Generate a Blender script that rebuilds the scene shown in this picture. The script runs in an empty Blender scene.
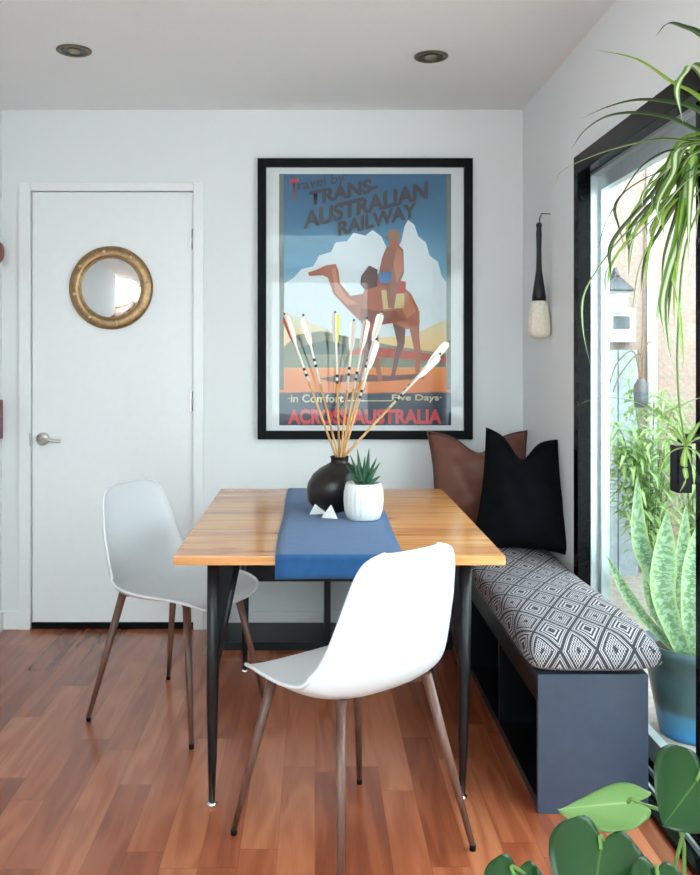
import bpy, bmesh, math, random
from mathutils import Vector, Matrix
R = math.radians; PI = math.pi
C = bpy.context.scene.collection
V = Vector
F, CX, CY, H = 870.0, 315.0, 355.0, 1.29      # focal length in px, principal point, eye height
def at(px, py, Y): return V(((px-CX)*Y/F, Y, H-(py-CY)*Y/F))

# ------------------------------------------------------------------ node helpers
class E:
    def __init__(s, nt, sock): s.nt, s.s = nt, sock
    def _m(s, op, *o):
        n = s.nt.nodes.new('ShaderNodeMath'); n.operation = op
        for i, a in enumerate((s,)+o):
            if isinstance(a, E): s.nt.links.new(a.s, n.inputs[i])
            else: n.inputs[i].default_value = a
        return E(s.nt, n.outputs[0])
    def __add__(s, o): return s._m('ADD', o)
    def __sub__(s, o): return s._m('SUBTRACT', o)
    def __mul__(s, o): return s._m('MULTIPLY', o)
    def __truediv__(s, o): return s._m('DIVIDE', o)
    def floor(s): return s._m('FLOOR')
    def fract(s): return s._m('FRACT')
    def abs(s): return s._m('ABSOLUTE')
    def sin(s): return s._m('SINE')
    def lt(s, o): return s._m('LESS_THAN', o)
    def gt(s, o): return s._m('GREATER_THAN', o)
    def mn(s, o): return s._m('MINIMUM', o)
    def mx(s, o): return s._m('MAXIMUM', o)

def newmat(name):
    m = bpy.data.materials.new(name); m.use_nodes = True
    nt = m.node_tree; b = nt.nodes['Principled BSDF']
    return m, nt, b
def rgb(r, g, b):      # sRGB 0-255 -> linear
    def f(c):
        c /= 255.0
        return c/12.92 if c <= .04045 else ((c+.055)/1.055)**2.4
    return (f(r), f(g), f(b), 1)
def coords(nt, kind='Object'):
    t = nt.nodes.new('ShaderNodeTexCoord'); s = nt.nodes.new('ShaderNodeSeparateXYZ')
    nt.links.new(t.outputs[kind], s.inputs[0])
    return t.outputs[kind], E(nt, s.outputs[0]), E(nt, s.outputs[1]), E(nt, s.outputs[2])
def comb(nt, *a):
    n = nt.nodes.new('ShaderNodeCombineXYZ')
    for i, x in enumerate(a):
        if isinstance(x, E): nt.links.new(x.s, n.inputs[i])
        else: n.inputs[i].default_value = x
    return n.outputs[0]
def noise(nt, vec, scale, detail=3, rough=.5, dist=0):
    n = nt.nodes.new('ShaderNodeTexNoise'); nt.links.new(vec, n.inputs['Vector'])
    n.inputs['Scale'].default_value = scale; n.inputs['Detail'].default_value = detail
    n.inputs['Roughness'].default_value = rough; n.inputs['Distortion'].default_value = dist
    return E(nt, n.outputs[0])
def white(nt, vec):
    n = nt.nodes.new('ShaderNodeTexWhiteNoise'); n.noise_dimensions = '3D'; nt.links.new(vec, n.inputs['Vector'])
    return E(nt, n.outputs['Value'])
def ramp(nt, fac, stops, interp='LINEAR'):
    n = nt.nodes.new('ShaderNodeValToRGB'); n.color_ramp.interpolation = interp
    el = n.color_ramp.elements
    while len(el) < len(stops): el.new(.5)
    for e, (p, c) in zip(el, stops): e.position = p; e.color = c
    nt.links.new(fac.s, n.inputs[0]); return n.outputs[0]
def mixc(nt, fac, a, b):
    n = nt.nodes.new('ShaderNodeMix'); n.data_type = 'RGBA'
    if isinstance(fac, E): nt.links.new(fac.s, n.inputs[0])
    else: n.inputs[0].default_value = fac
    for i, c in ((6, a), (7, b)):
        if isinstance(c, (tuple, list)): n.inputs[i].default_value = c
        else: nt.links.new(c, n.inputs[i])
    return n.outputs[2]
def bump(nt, b, h, strength=.3, dist=.002):
    n = nt.nodes.new('ShaderNodeBump'); n.inputs['Strength'].default_value = strength; n.inputs['Distance'].default_value = dist
    nt.links.new(h.s, n.inputs['Height']); nt.links.new(n.outputs[0], b.inputs['Normal'])
def simple(name, col, rough=.5, metal=0, nscale=0, namt=.08, bmp=0, spec=None, coat=0, bdist=.001):
    m, nt, b = newmat(name)
    b.inputs['Roughness'].default_value = rough; b.inputs['Metallic'].default_value = metal
    b.inputs['Base Color'].default_value = col
    if coat: b.inputs['Coat Weight'].default_value = coat
    if spec is not None: b.inputs['Specular IOR Level'].default_value = spec
    if nscale:
        o, x, y, z = coords(nt); n = noise(nt, o, nscale, 4)
        d = tuple(c*(1-namt) for c in col[:3])+(1,); l = tuple(min(1, c*(1+namt)) for c in col[:3])+(1,)
        nt.links.new(ramp(nt, n, [(.3, d), (.7, l)]), b.inputs['Base Color'])
        if bmp: bump(nt, b, n, bmp, bdist)
    return m

M = {}
M['wall'] = simple('wall_paint', (.83, .84, .85, 1), .75, nscale=180, namt=.015, bmp=.12)
M['ceiling'] = simple('ceiling_paint', (.88, .885, .89, 1), .85, nscale=120, namt=.015, bmp=.15)
M['trim'] = simple('trim_paint', (.88, .885, .89, 1), .35, nscale=40, namt=.01)
M['door'] = simple('door_paint', (.88, .89, .90, 1), .35, nscale=30, namt=.01)
M['rubber'] = simple('black_rubber', (.003, .003, .004, 1), .6, nscale=60, spec=.1)
M['nickel'] = simple('satin_nickel', (.55, .54, .52, 1), .28, 1, nscale=80, namt=.05)
M['chrome'] = simple('chrome', (.8, .8, .8, 1), .1, 1, nscale=20, namt=.02)
M['brass'] = simple('aged_brass', rgb(168, 138, 102), .42, 1, nscale=60, namt=.2)
M['bronze'] = simple('downlight_bronze', rgb(120, 108, 92), .35, .9, nscale=40, namt=.15)
M['bulb'] = simple('dull_bulb_glass', rgb(150, 140, 125), .25, .3, nscale=40, namt=.1)
M['rivet'] = simple('pale_brass', rgb(226, 204, 168), .3, 1, nscale=60, namt=.05)
M['mirror'] = simple('mirror_glass', (.86, .88, .88, 1), .015, 1, nscale=5, namt=.005)
M['plastic'] = simple('white_moulded_plastic', (.71, .725, .75, 1), .3, nscale=90, namt=.01)
M['steel'] = simple('black_steel', rgb(22, 23, 27), .34, .3, nscale=70, namt=.1)
M['frame'] = simple('poster_frame_black', (.003, .0035, .005, 1), .5, nscale=50, namt=.15, spec=.12)
M['black_alu'] = simple('black_aluminium', (.002, .002, .0025, 1), .22, 0, nscale=40, namt=.1, spec=.08)
M['alu'] = simple('silver_aluminium', rgb(190, 200, 204), .3, .6, nscale=40, namt=.05)
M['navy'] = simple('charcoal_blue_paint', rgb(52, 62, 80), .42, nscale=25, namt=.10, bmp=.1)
M['navy_in'] = simple('charcoal_blue_paint_dark', rgb(11, 13, 18), .35, nscale=25, namt=.10, spec=.2)  # bench paint darkened for its shaded inside; also the black low shelf
M['vase'] = simple('gunmetal_ceramic', rgb(46, 42, 42), .28, .55, nscale=22, namt=.35, bmp=.25)
M['pot'] = simple('white_ceramic', (.84, .84, .83, 1), .4, nscale=60, namt=.02)
M['marble'] = simple('white_stone', (.82, .81, .79, 1), .5, nscale=60, namt=.06)
M['soil'] = simple('potting_soil', rgb(70, 58, 48), .95, nscale=90, namt=.5, bmp=1, bdist=.01)
M['brush_handle'] = simple('black_lacquer', rgb(12, 8, 10), .3, nscale=40, namt=.2)
M['hair'] = simple('white_bristle', rgb(238, 230, 214), .8, nscale=90, namt=.08)
M['stucco'] = simple('speckled_stucco', rgb(166, 146, 136), .95, nscale=45, namt=.14, bmp=.6, bdist=.01)
M['stucco_house'] = simple('house_stucco', rgb(216, 210, 204), .95, nscale=60, namt=.08, bmp=.6, bdist=.008)
M['patio'] = simple('patio_pavers', rgb(168, 158, 150), .9, nscale=30, namt=.2, bmp=.4, bdist=.01)
M['white_box'] = simple('white_enclosure_paint', rgb(232, 234, 236), .5, nscale=30, namt=.03)
M['dark_grey'] = simple('dark_grey_metal', rgb(92, 96, 100), .4, .4, nscale=40, namt=.1)
M['fence'] = simple('grey_fence_boards', rgb(158, 168, 176), .8, nscale=18, namt=.14)
M['stem'] = simple('green_stem', rgb(96, 128, 58), .5, nscale=60, namt=.2)
M['brown_stem'] = simple('dry_brown_stem', rgb(128, 104, 84), .8, nscale=60, namt=.2)
M['cabinet'] = simple('white_cabinet_paint', (.78, .79, .8, 1), .4, nscale=30, namt=.02)
M['worktop'] = simple('dark_worktop', rgb(60, 58, 58), .3, nscale=90, namt=.3)
M['micro'] = simple('microwave_black', rgb(30, 32, 36), .15, .3, nscale=30)
M['red'] = simple('dark_red_lacquer', rgb(130, 52, 42), .4, nscale=40, namt=.2)
M['mauve'] = simple('mauve_print', rgb(150, 96, 110), .6, nscale=120, namt=.4)
M['copper_leg'] = None

def wood(name, c1, c2, c3, sx, sy, rough, coat=0, sz=None, knots=False):
    m, nt, b = newmat(name)
    o, x, y, z = coords(nt)
    v = comb(nt, x*sx, y*sy, z*(sz or sy))
    n = noise(nt, v, 1, 5, .6, 1.2)
    n2 = noise(nt, comb(nt, x*(sx*.25), y*(sy*.25), z*(sz or sy)*.25), 1, 2, .5, .5)
    f = n*.6+n2*.4
    col = ramp(nt, f, [(.3, c1), (.5, c2), (.68, c3)])
    if knots:
        vo = nt.nodes.new('ShaderNodeTexVoronoi'); vo.inputs['Scale'].default_value = 1
        nt.links.new(comb(nt, x*2.4+n2*.5, y*5.2+n2*.5, 0.0), vo.inputs['Vector'])
        k = E(nt, vo.outputs['Distance'])
        col = mixc(nt, k.lt(.07)*.0+((k*-6.5+1).mx(0.0))*.85, col, rgb(96, 48, 22))
    nt.links.new(col, b.inputs['Base Color'])
    b.inputs['Roughness'].default_value = rough
    if coat: b.inputs['Coat Weight'].default_value = coat; b.inputs['Coat Roughness'].default_value = .12
    bump(nt, b, n, .08, .001)
    return m
M['table'] = wood('honey_pine', rgb(146, 84, 40), rgb(212, 144, 78), rgb(232, 180, 118), 2.2, 30, .27, .4, knots=True)
M['leg_wood'] = wood('walnut_look_leg', rgb(66, 42, 36), rgb(98, 66, 56), rgb(124, 88, 74), 60, 60, .35, sz=6)
M['shaft'] = wood('arrow_shaft_wood', rgb(168, 112, 58), rgb(214, 164, 104), rgb(232, 192, 138), 120, 120, .5, sz=10)
M['shaft_white'] = simple('arrow_white_cresting', rgb(236, 228, 214), .5, nscale=60, namt=.04)
M['shaft_black'] = simple('arrow_black_cresting', rgb(26, 24, 30), .5, nscale=60, namt=.1)
M['feather_white'] = simple('white_feather', rgb(240, 236, 230), .8, nscale=150, namt=.06)
M['feather_yellow'] = simple('yellow_feather', rgb(214, 208, 60), .8, nscale=150, namt=.1)
M['feather_orange'] = simple('rust_feather', rgb(188, 96, 56), .8, nscale=150, namt=.15)

# floor
def floor_mat():
    m, nt, b = newmat('cherry_laminate')
    o, x, y, z = coords(nt)
    W, L = .098, .74
    xi = (x/W).floor(); off = white(nt, comb(nt, xi, 3.1, 0.0))
    yy = y/L+off*7.3; yi = yy.floor()
    r = white(nt, comb(nt, xi, yi, 1.7)); r2 = white(nt, comb(nt, xi, yi, 9.2))
    v = comb(nt, x*11+r*40, y*1.3+r2*30, r*9)
    rings = noise(nt, v, 1, 2, .45, .4)
    g = ((rings*26).sin())*.5+.5
    fine = noise(nt, comb(nt, x*260, y*9, r*5), 1, 4, .6)
    f = g*.42+fine*.5+.02
    ca = ramp(nt, r, [(0, rgb(104, 46, 26)), (.45, rgb(126, 60, 36)), (1, rgb(150, 80, 48))])
    cb = ramp(nt, r, [(0, rgb(156, 84, 52)), (.45, rgb(176, 100, 66)), (1, rgb(198, 126, 88))])
    col = mixc(nt, f, ca, cb)
    fx = (x/W).fract(); fy = yy.fract()
    gap = fx.lt(.012).mx(fx.gt(.988)).mx(fy.lt(.0025)).mx(fy.gt(.9975))
    col = mixc(nt, gap*.3, col, rgb(70, 36, 26))
    nt.links.new(col, b.inputs['Base Color'])
    b.inputs['Roughness'].default_value = .27
    b.inputs['Coat Weight'].default_value = .25; b.inputs['Coat Roughness'].default_value = .18
    bump(nt, b, fine-gap*.6, .025, .0006)
    return m
M['floor'] = floor_mat()

def cushion_mat():
    m, nt, b = newmat('ikat_cushion_weave')
    o, x, y, z = coords(nt, 'UV')
    u, v = x/.104+.5, y/.185
    def cell(uu, vv): return ((uu.fract()-.5).abs()+(vv.fract()-.5).abs())
    d = cell(u, v)                        # 0 centre, .5 edge, 1 corner = centre of the other diamond
    lo = d.lt(.5)
    dd = d*lo+(d*-1+1)*(d.gt(.5))         # 0 at each diamond centre, .5 at its border
    row = ((v*1.0).floor()*.5).fract().gt(.25)
    # border ribbon dark with pale lines either side
    border = dd.gt(.465)
    line = dd.gt(.425)*dd.lt(.448)
    # nested diamonds
    nest = ((dd*52).sin()).gt(.12)
    # key-like motif from small squares
    ku = ((u*14).fract()).gt(.45); kv = ((v*14).fract()).gt(.45)
    key = (ku-kv).abs()
    small = ((u*10).sin().abs()*.5+(v*10).sin().abs()*.5)
    alt = lo
    hat = ((v*18*3.1416).sin()).gt(0.0)
    inner = nest*(alt)+ (key*dd.lt(.3)+nest*dd.gt(.3))*(alt*-1+1)
    core = dd.lt(.07)
    inner = inner*(core*-1+1)
    pat = (inner*(dd.lt(.40))+line).mn(1.0)*(border*-1+1)
    # fine dashes inside ribbon
    col = mixc(nt, pat, rgb(28, 27, 36), rgb(180, 176, 180))
    n = noise(nt, comb(nt, x*900, y*900, 0.0), 1, 2)
    col2 = mixc(nt, n*.22, col, rgb(130, 124, 130))
    nt.links.new(col2, b.inputs['Base Color'])
    b.inputs['Roughness'].default_value = .9
    bump(nt, b, n, .25, .001)
    return m
M['cushion'] = cushion_mat()

def cloth(name, c, s=500, amt=.12, rough=.9, sheen=.2):
    m, nt, b = newmat(name)
    o, x, y, z = coords(nt)
    w = ((x*s).sin()*(y*s).sin())*.5+.5
    n = noise(nt, o, 40, 3)
    f = w*.4+n*.6
    d = tuple(k*(1-amt) for k in c[:3])+(1,); l = tuple(min(1, k*(1+amt)) for k in c[:3])+(1,)
    nt.links.new(ramp(nt, f, [(.25, d), (.75, l)]), b.inputs['Base Color'])
    b.inputs['Roughness'].default_value = rough; b.inputs['Sheen Weight'].default_value = sheen; b.inputs['Specular IOR Level'].default_value = .12
    bump(nt, b, f, .3, .001)
    return m
M['runner'] = cloth('denim_blue_linen', rgb(42, 84, 132), 1400, .16)
M['black_cloth'] = cloth('black_linen', rgb(5, 8, 13), 1200, .2, sheen=.0)
M['leather'] = simple('brown_leather', rgb(112, 66, 52), .48, nscale=9, namt=.16, bmp=.3, bdist=.006)
M['leather_edge'] = simple('brown_leather_piping', rgb(88, 50, 40), .5, nscale=20, namt=.1)

def glass_mat(name, tint=(.93, .99, .97, 1), boost=1.0):
    m = bpy.data.materials.new(name); m.use_nodes = True; nt = m.node_tree
    nt.nodes.clear()
    out = nt.nodes.new('ShaderNodeOutputMaterial'); mix = nt.nodes.new('ShaderNodeMixShader')
    t = nt.nodes.new('ShaderNodeBsdfTransparent'); t.inputs[0].default_value = tint
    g = nt.nodes.new('ShaderNodeBsdfGlossy'); g.inputs['Roughness'].default_value = .01
    lw = nt.nodes.new('ShaderNodeLayerWeight'); lw.inputs[0].default_value = .5
    f = (E(nt, lw.outputs[1])._m('POWER', 5.0)*.96+.04)*boost*.5
    nt.links.new(f.mn(1.0).s, mix.inputs[0]); nt.links.new(t.outputs[0], mix.inputs[1]); nt.links.new(g.outputs[0], mix.inputs[2])
    nt.links.new(mix.outputs[0], out.inputs[0])
    return m
M['glass'] = glass_mat('clear_glass')
M['poster_glass'] = glass_mat('picture_glass', (.98, .99, .99, 1), 1.2)

def leaf_mat(name, stops, rough=.4, trans=.25, uvx=True):
    m, nt, b = newmat(name)
    t, x, y, z = coords(nt, 'UV')
    o = nt.nodes.new('ShaderNodeTexCoord').outputs['Object']
    n = noise(nt, o, 30, 2) if 'philo' not in name else noise(nt, o, 12, 1)*.1+.45
    if 'snake' in name:
        bn = noise(nt, comb(nt, x*3, y*34, 0.0), 1, 3, .6, .6)
        c = ramp(nt, x+(n-.5)*.10, stops)
        c = mixc(nt, (bn.gt(.5))*.55, c, rgb(180, 204, 180))  # mottled bands, paled so the haze of the glass sits in the colour
    else: c = ramp(nt, x+(n-.5)*.10, stops)
    c = mixc(nt, n*.25, c, tuple(k*.55 for k in stops[0][1][:3])+(1,))
    nt.links.new(c, b.inputs['Base Color']); b.inputs['Roughness'].default_value = rough
    out = nt.nodes['Material Output']; mx = nt.nodes.new('ShaderNodeMixShader'); mx.inputs[0].default_value = trans
    tr = nt.nodes.new('ShaderNodeBsdfTranslucent'); nt.links.new(c, tr.inputs[0])
    nt.links.new(b.outputs[0], mx.inputs[1]); nt.links.new(tr.outputs[0], mx.inputs[2]); nt.links.new(mx.outputs[0], out.inputs[0])
    return m
G1, G2, GW = rgb(66, 112, 44), rgb(112, 156, 60), rgb(226, 232, 196)
M['spider'] = leaf_mat('spider_plant_leaf', [(0, G2), (.22, G1), (.38, GW), (.62, GW), (.78, G1), (1, G2)])
M['spider_dark'] = leaf_mat('spider_plant_leaf_dark', [(0, rgb(52, 78, 40)), (.3, rgb(64, 92, 48)), (.45, rgb(120, 140, 96)), (.55, rgb(120, 140, 96)), (.7, rgb(64, 92, 48)), (1, rgb(52, 78, 40))])
M['spider_lime'] = leaf_mat('spider_plant_leaf_lime', [(0, rgb(120, 168, 50)), (.5, rgb(176, 204, 96)), (1, rgb(120, 168, 50))])
M['plantlet'] = leaf_mat('plantlet_leaf', [(0, rgb(120, 156, 72)), (.35, rgb(150, 184, 96)), (.5, rgb(214, 226, 170)), (.65, rgb(150, 184, 96)), (1, rgb(120, 156, 72))])
M['spider_tip'] = leaf_mat('spider_plant_dry_tip', [(0, rgb(50, 36, 40)), (1, rgb(74, 50, 48))], .8, .05)
M['fern'] = leaf_mat('patio_shrub_leaf', [(0, rgb(136, 172, 104)), (.5, rgb(186, 210, 150)), (1, rgb(150, 184, 116))], .5, .35)
M['snake'] = leaf_mat('snake_plant_leaf', [(0, rgb(190, 206, 120)), (.14, rgb(120, 156, 104)), (.5, rgb(86, 130, 92)), (.86, rgb(120, 156, 104)), (1, rgb(190, 206, 120))], .4, .15)
M['aloe'] = leaf_mat('haworthia_leaf', [(0, rgb(52, 92, 66)), (.5, rgb(80, 124, 90)), (1, rgb(46, 84, 60))], .4, .05)
M['philo'] = leaf_mat('philodendron_leaf', [(0, rgb(26, 66, 26)), (.485, rgb(34, 80, 30)), (.5, rgb(84, 126, 60)), (.515, rgb(34, 80, 30)), (1, rgb(26, 66, 26))], .26, .2)
M['philo_pale'] = leaf_mat('philodendron_pale_leaf', [(0, rgb(128, 172, 96)), (.47, rgb(150, 192, 120)), (.5, rgb(196, 220, 160)), (.53, rgb(150, 192, 120)), (1, rgb(128, 172, 96))], .28, .25)  # lighter green version, used on one leaf

def potglaze():
    m, nt, b = newmat('blue_glazed_pot')
    o, x, y, z = coords(nt); n = noise(nt, o, 14, 4)
    nt.links.new(ramp(nt, z*4+(n-.5)*.3+.5, [(.60, rgb(52, 128, 180)), (.86, rgb(64, 120, 150)), (.95, rgb(62, 84, 88))]), b.inputs['Base Color'])
    b.inputs['Roughness'].default_value = .3
    return m
M['blue_pot'] = potglaze()

def flat(name, r, g, b_, rough=.6):
    m, nt, b = newmat(name); c = rgb(r, g, b_)
    o, x, y, z = coords(nt); n = noise(nt, o, 160, 3)
    nt.links.new(mixc(nt, n*.12, c, tuple(k*.8 for k in c[:3])+(1,)), b.inputs['Base Color']); b.inputs['Roughness'].default_value = rough
    return m

# ------------------------------------------------------------------ mesh helpers
def bx(bm, lo, hi, bev=0, mi=0):
    lo, hi = V(lo), V(hi)
    r = bmesh.ops.create_cube(bm, size=1)
    vs = r['verts']
    for v in vs:
        v.co = V([lo[i]+(v.co[i]+.5)*(hi[i]-lo[i]) for i in range(3)])
    fs = list({f for v in vs for f in v.link_faces})
    for f in fs: f.material_index = mi
    if bev:
        es = list({e for v in vs for e in v.link_edges})
        bmesh.ops.bevel(bm, geom=es, offset=bev, segments=2, affect='EDGES', profile=.7)
def frame_of(d, up=V((0, 0, 1))):
    d = d.normalized()
    if abs(d.dot(up)) > .98: up = V((1, 0, 0))
    s = d.cross(up).normalized(); return d, s, s.cross(d).normalized()
def tube(bm, pts, rads, n=12, mi=0, cap=True, smooth=True):
    pts = [V(p) for p in pts]
    if not isinstance(rads, (list, tuple)): rads = [rads]*len(pts)
    rings = []; s0 = None
    for i, p in enumerate(pts):
        d = (pts[min(i+1, len(pts)-1)]-pts[max(i-1, 0)])
        if d.length < 1e-9: d = V((0, 0, 1))
        d.normalize()
        if s0 is None: _, s, u = frame_of(d)
        else:
            s = (s0-d*s0.dot(d)).normalized(); u = s.cross(d).normalized()
        s0 = s
        rings.append([bm.verts.new(p+(s*math.cos(2*PI*k/n)+u*math.sin(2*PI*k/n))*rads[i]) for k in range(n)])
    for a, b in zip(rings, rings[1:]):
        for k in range(n):
            f = bm.faces.new((a[k], a[(k+1) % n], b[(k+1) % n], b[k])); f.material_index = mi; f.smooth = smooth
    if cap:
        for r in (rings[0], rings[-1]):
            try: f = bm.faces.new(r); f.material_index = mi
            except Exception: pass
def lathe(bm, prof, c=(0, 0, 0), n=40, mi=0, off=None, rib=None, axis='Z', smooth=True):
    c = V(c); rings = []
    for (r, z) in prof:
        ring = []
        for k in range(n):
            a = 2*PI*k/n; rr = r*(rib(a, z) if rib else 1)
            o = off(z) if off else (0, 0)
            p = V((rr*math.cos(a)+o[0], rr*math.sin(a)+o[1], z))
            if axis == 'Y': p = V((p.x, p.z, p.y))
            if axis == 'X': p = V((p.z, p.x, p.y))
            ring.append(bm.verts.new(c+p))
        rings.append(ring)
    for a, b in zip(rings, rings[1:]):
        for k in range(n):
            f = bm.faces.new((a[k], a[(k+1) % n], b[(k+1) % n], b[k])); f.material_index = mi; f.smooth = smooth
    for r, (rr, z) in ((rings[0], prof[0]), (rings[-1], prof[-1])):
        if rr > 1e-5:
            try: f = bm.faces.new(r); f.material_index = mi
            except Exception: pass
def cr(pts, n=6):       # catmull-rom
    pts = [V(p) for p in pts]; P = [pts[0]*2-pts[1]]+pts+[pts[-1]*2-pts[-2]]; out = []
    for i in range(1, len(P)-2):
        for k in range(n):
            t = k/n; a, b, c, d = P[i-1], P[i], P[i+1], P[i+2]
            out.append(.5*((2*b)+(c-a)*t+(2*a-5*b+4*c-d)*t*t+(3*b-a-3*c+d)*t**3))
    out.append(pts[-1]); return out
def blade(bm, pts, w, fold=.35, side=None, prof=None, mi=0, n=5, tip_mi=None, thick=0):
    """a leaf ribbon: V-folded strip with uv.x across it"""
    uv = bm.loops.layers.uv.verify()
    P = cr(pts, n); m = len(P); rows = []
    for i, p in enumerate(P):
        t = i/(m-1); d = (P[min(i+1, m-1)]-P[max(i-1, 0)]).normalized()
        s = side.copy() if side is not None else d.cross(V((0, 0, 1)))
        s = s-d*s.dot(d)
        if s.length < .05: s = d.cross(V((0, 1, 0)))
        s.normalize(); u = s.cross(d).normalized()
        if u.z < 0 and side is None: u = -u
        ww = w*(prof(t) if prof else min(1, .45+3*t)*max(.04, (1-t**2.2)))
        rows.append([(bm.verts.new(p+s*(ww*.5*q)+u*(abs(q)*ww*.5*fold)), .5+.5*q, t) for q in (-1, -.5, 0, .5, 1)])
    for a, b in zip(rows, rows[1:]):
        for k in range(4):
            q = (a[k], a[k+1], b[k+1], b[k])
            f = bm.faces.new([z[0] for z in q]); f.smooth = True
            f.material_index = tip_mi if (tip_mi is not None and a[0][2] > .86) else mi
            for l, z in zip(f.loops, q): l[uv].uv = (z[1], z[2])
def obj(name, bm, mat, parent=None, mods=None, recalc=True):
    if recalc: bmesh.ops.recalc_face_normals(bm, faces=bm.faces)
    me = bpy.data.meshes.new(name); bm.to_mesh(me); bm.free()
    for m in (mat if isinstance(mat, (list, tuple)) else [mat]): me.materials.append(m)
    o = bpy.data.objects.new(name, me); C.objects.link(o)
    if parent is not None: o.parent = parent; o.location = -abs_loc(parent)
    return o
def abs_loc(p):         # meshes are written in world coordinates; shift back by the (unrotated) parents
    v = V((0, 0, 0))
    while p is not None: v = v+p.location; p = p.parent
    return v
def lobj(name, bm, mat, parent=None):   # mesh written in the parent's own coordinates
    bmesh.ops.recalc_face_normals(bm, faces=bm.faces)
    me = bpy.data.meshes.new(name); bm.to_mesh(me); bm.free()
    for m in (mat if isinstance(mat, (list, tuple)) else [mat]): me.materials.append(m)
    o = bpy.data.objects.new(name, me); C.objects.link(o)
    if parent is not None: o.parent = parent
    return o
def tag(o, label, cat, group=None, kind=None):
    o['label'] = label; o['category'] = cat
    if group: o['group'] = group
    if kind: o['kind'] = kind
    return o
def thing(name, label, cat, loc=(0, 0, 0), rz=0, group=None):
    o = bpy.data.objects.new(name, None); C.objects.link(o); o.location = loc; o.rotation_euler = (0, 0, rz)
    o.empty_display_size = .05
    return tag(o, label, cat, group)
def struct(name, bm, m, label=None, parent=None):
    o = obj(name, bm, m, parent)
    if parent is None:
        o['kind'] = 'structure'
        if label: o['label'] = label
        o['category'] = name.split('_')[0]
    return o
def B(*boxes, bev=0):
    bm = bmesh.new()
    for lo, hi in boxes: bx(bm, lo, hi, bev)
    return bm
def subsurf(o, n=2):
    m = o.modifiers.new('sub', 'SUBSURF'); m.levels = n; m.render_levels = n
def smooth(o):
    for p in o.data.polygons: p.use_smooth = True

# ------------------------------------------------------------------ room
YB, XR, XL, ZC = 4.10, .98, -1.476, 2.445
XFL, YRE, YRET = -4.2, -3.4, .9        # the wider kitchen side of the room
struct('floor', B(((XFL-.1, YRE-.1, -.06), (XR+.12, YB+.12, 0))), M['floor'], 'glossy reddish cherry plank floor')
# ceiling with two downlight holes left closed, and a skylight opening added behind the camera for top fill
sx0, sx1, sy0, sy1 = -3.2, .5, -3.0, -.25
struct('ceiling', B(((XFL-.1, sy1, ZC), (XR+.12, YB+.12, ZC+.12)), ((XFL-.1, YRE-.1, ZC), (XR+.12, sy0, ZC+.12)),
                    ((XFL-.1, sy0, ZC), (sx0, sy1, ZC+.12)), ((sx1, sy0, ZC), (XR+.12, sy1, ZC+.12))), M['ceiling'], 'flat pale grey white ceiling')
dl, dr, dt = at(32, 0, YB).x, at(193, 0, YB).x, at(0, 192, YB).z
struct('wall_back', B(((XL-.12, YB, 0), (dl-.004, YB+.12, ZC)), ((dr+.004, YB, 0), (XR+.12, YB+.12, ZC)), ((dl-.004, YB, dt+.004), (dr+.004, YB+.12, ZC))), M['wall'], 'pale grey wall behind the poster and white door')
struct('wall_left', B(((XL-.12, YRET, 0), (XL, YB, ZC))), M['wall'], 'white wall at the far left edge')
struct('wall_left_return', B(((XFL, YRET, 0), (XL-.12, YRET+.12, ZC))), M['wall'])
OY0, OY1, OZ = 1.0, 3.235, 2.008
struct('wall_right', B(((XR, OY1, 0), (XR+.09, YB, ZC)), ((XR, OY0, OZ), (XR+.09, OY1, ZC)), ((XR, YRE-.1, 0), (XR+.09, OY0, ZC))), M['wall'], 'white wall around the sliding glass door')
# kitchen end of the room, its windows enlarged or added for fill light
def wall_with_hole(name, a0, a1, fixed, t, h0, h1, z0, z1, axis):
    def b(p0, p1, q0, q1):
        return ((p0, fixed, q0), (p1, fixed+t, q1)) if axis == 'X' else ((fixed, p0, q0), (fixed+t, p1, q1))
    return struct(name, B(b(a0, h0, 0, ZC), b(h1, a1, 0, ZC), b(h0, h1, 0, z0), b(h0, h1, z1, ZC)), M['wall'])
wall_with_hole('wall_rear', XFL, XR, YRE-.1, .1, -1.95, .75, .45, 2.3, 'X')
wall_with_hole('wall_far_left', YRE, YRET, XFL-.1, .1, -2.8, .6, .3, 2.3, 'Y')
def win(name, lo, hi, axis, nm):
    r = thing(name, 'unseen kitchen end window made large for fill light', 'window', (0, 0, 0)); r['kind'] = 'structure'
    (a0, z0), (a1, z1) = lo, hi
    f = .05; bs = []
    def b(p0, p1, q0, q1, c0, c1): return ((p0, c0, q0), (p1, c1, q1)) if axis == 'X' else ((c0, p0, q0), (c1, p1, q1))
    c = YRE-.1 if axis == 'X' else XFL-.1
    am = (a0+a1)/2
    for q in ((a0, a1, z0, z0+f), (a0, a1, z1-f, z1), (a0, a0+f, z0+f, z1-f), (a1-f, a1, z0+f, z1-f), (am-f/2, am+f/2, z0+f, z1-f)):
        bs.append(b(*q, c+.02, c+.08))
    obj('window_frame', B(*bs), M['trim'], r); obj('window_glass', B(b(a0+f, a1-f, z0+f, z1-f, c+.045, c+.05)), M['glass'], r)
win('window_1', (-1.95, .45), (.75, 2.3), 'X', '')  # window read off the poster reflection, enlarged to let in more light
win('fill_window', (-2.8, .3), (.6, 2.3), 'Y', '')  # extra window out of view, added to fill the room with daylight
r = thing('fill_skylight', 'unseen skylight added over the kitchen end for fill light', 'window'); r['kind'] = 'structure'  # added overhead opening, out of view, for strong light from above
obj('window_frame', B(((sx0, sy0, ZC+.02), (sx0+.05, sy1, ZC+.2)), ((sx1-.05, sy0, ZC+.02), (sx1, sy1, ZC+.2)), ((sx0+.05, sy0, ZC+.02), (sx1-.05, sy0+.05, ZC+.2)), ((sx0+.05, sy1-.05, ZC+.02), (sx1-.05, sy1, ZC+.2))), M['trim'], r)
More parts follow.
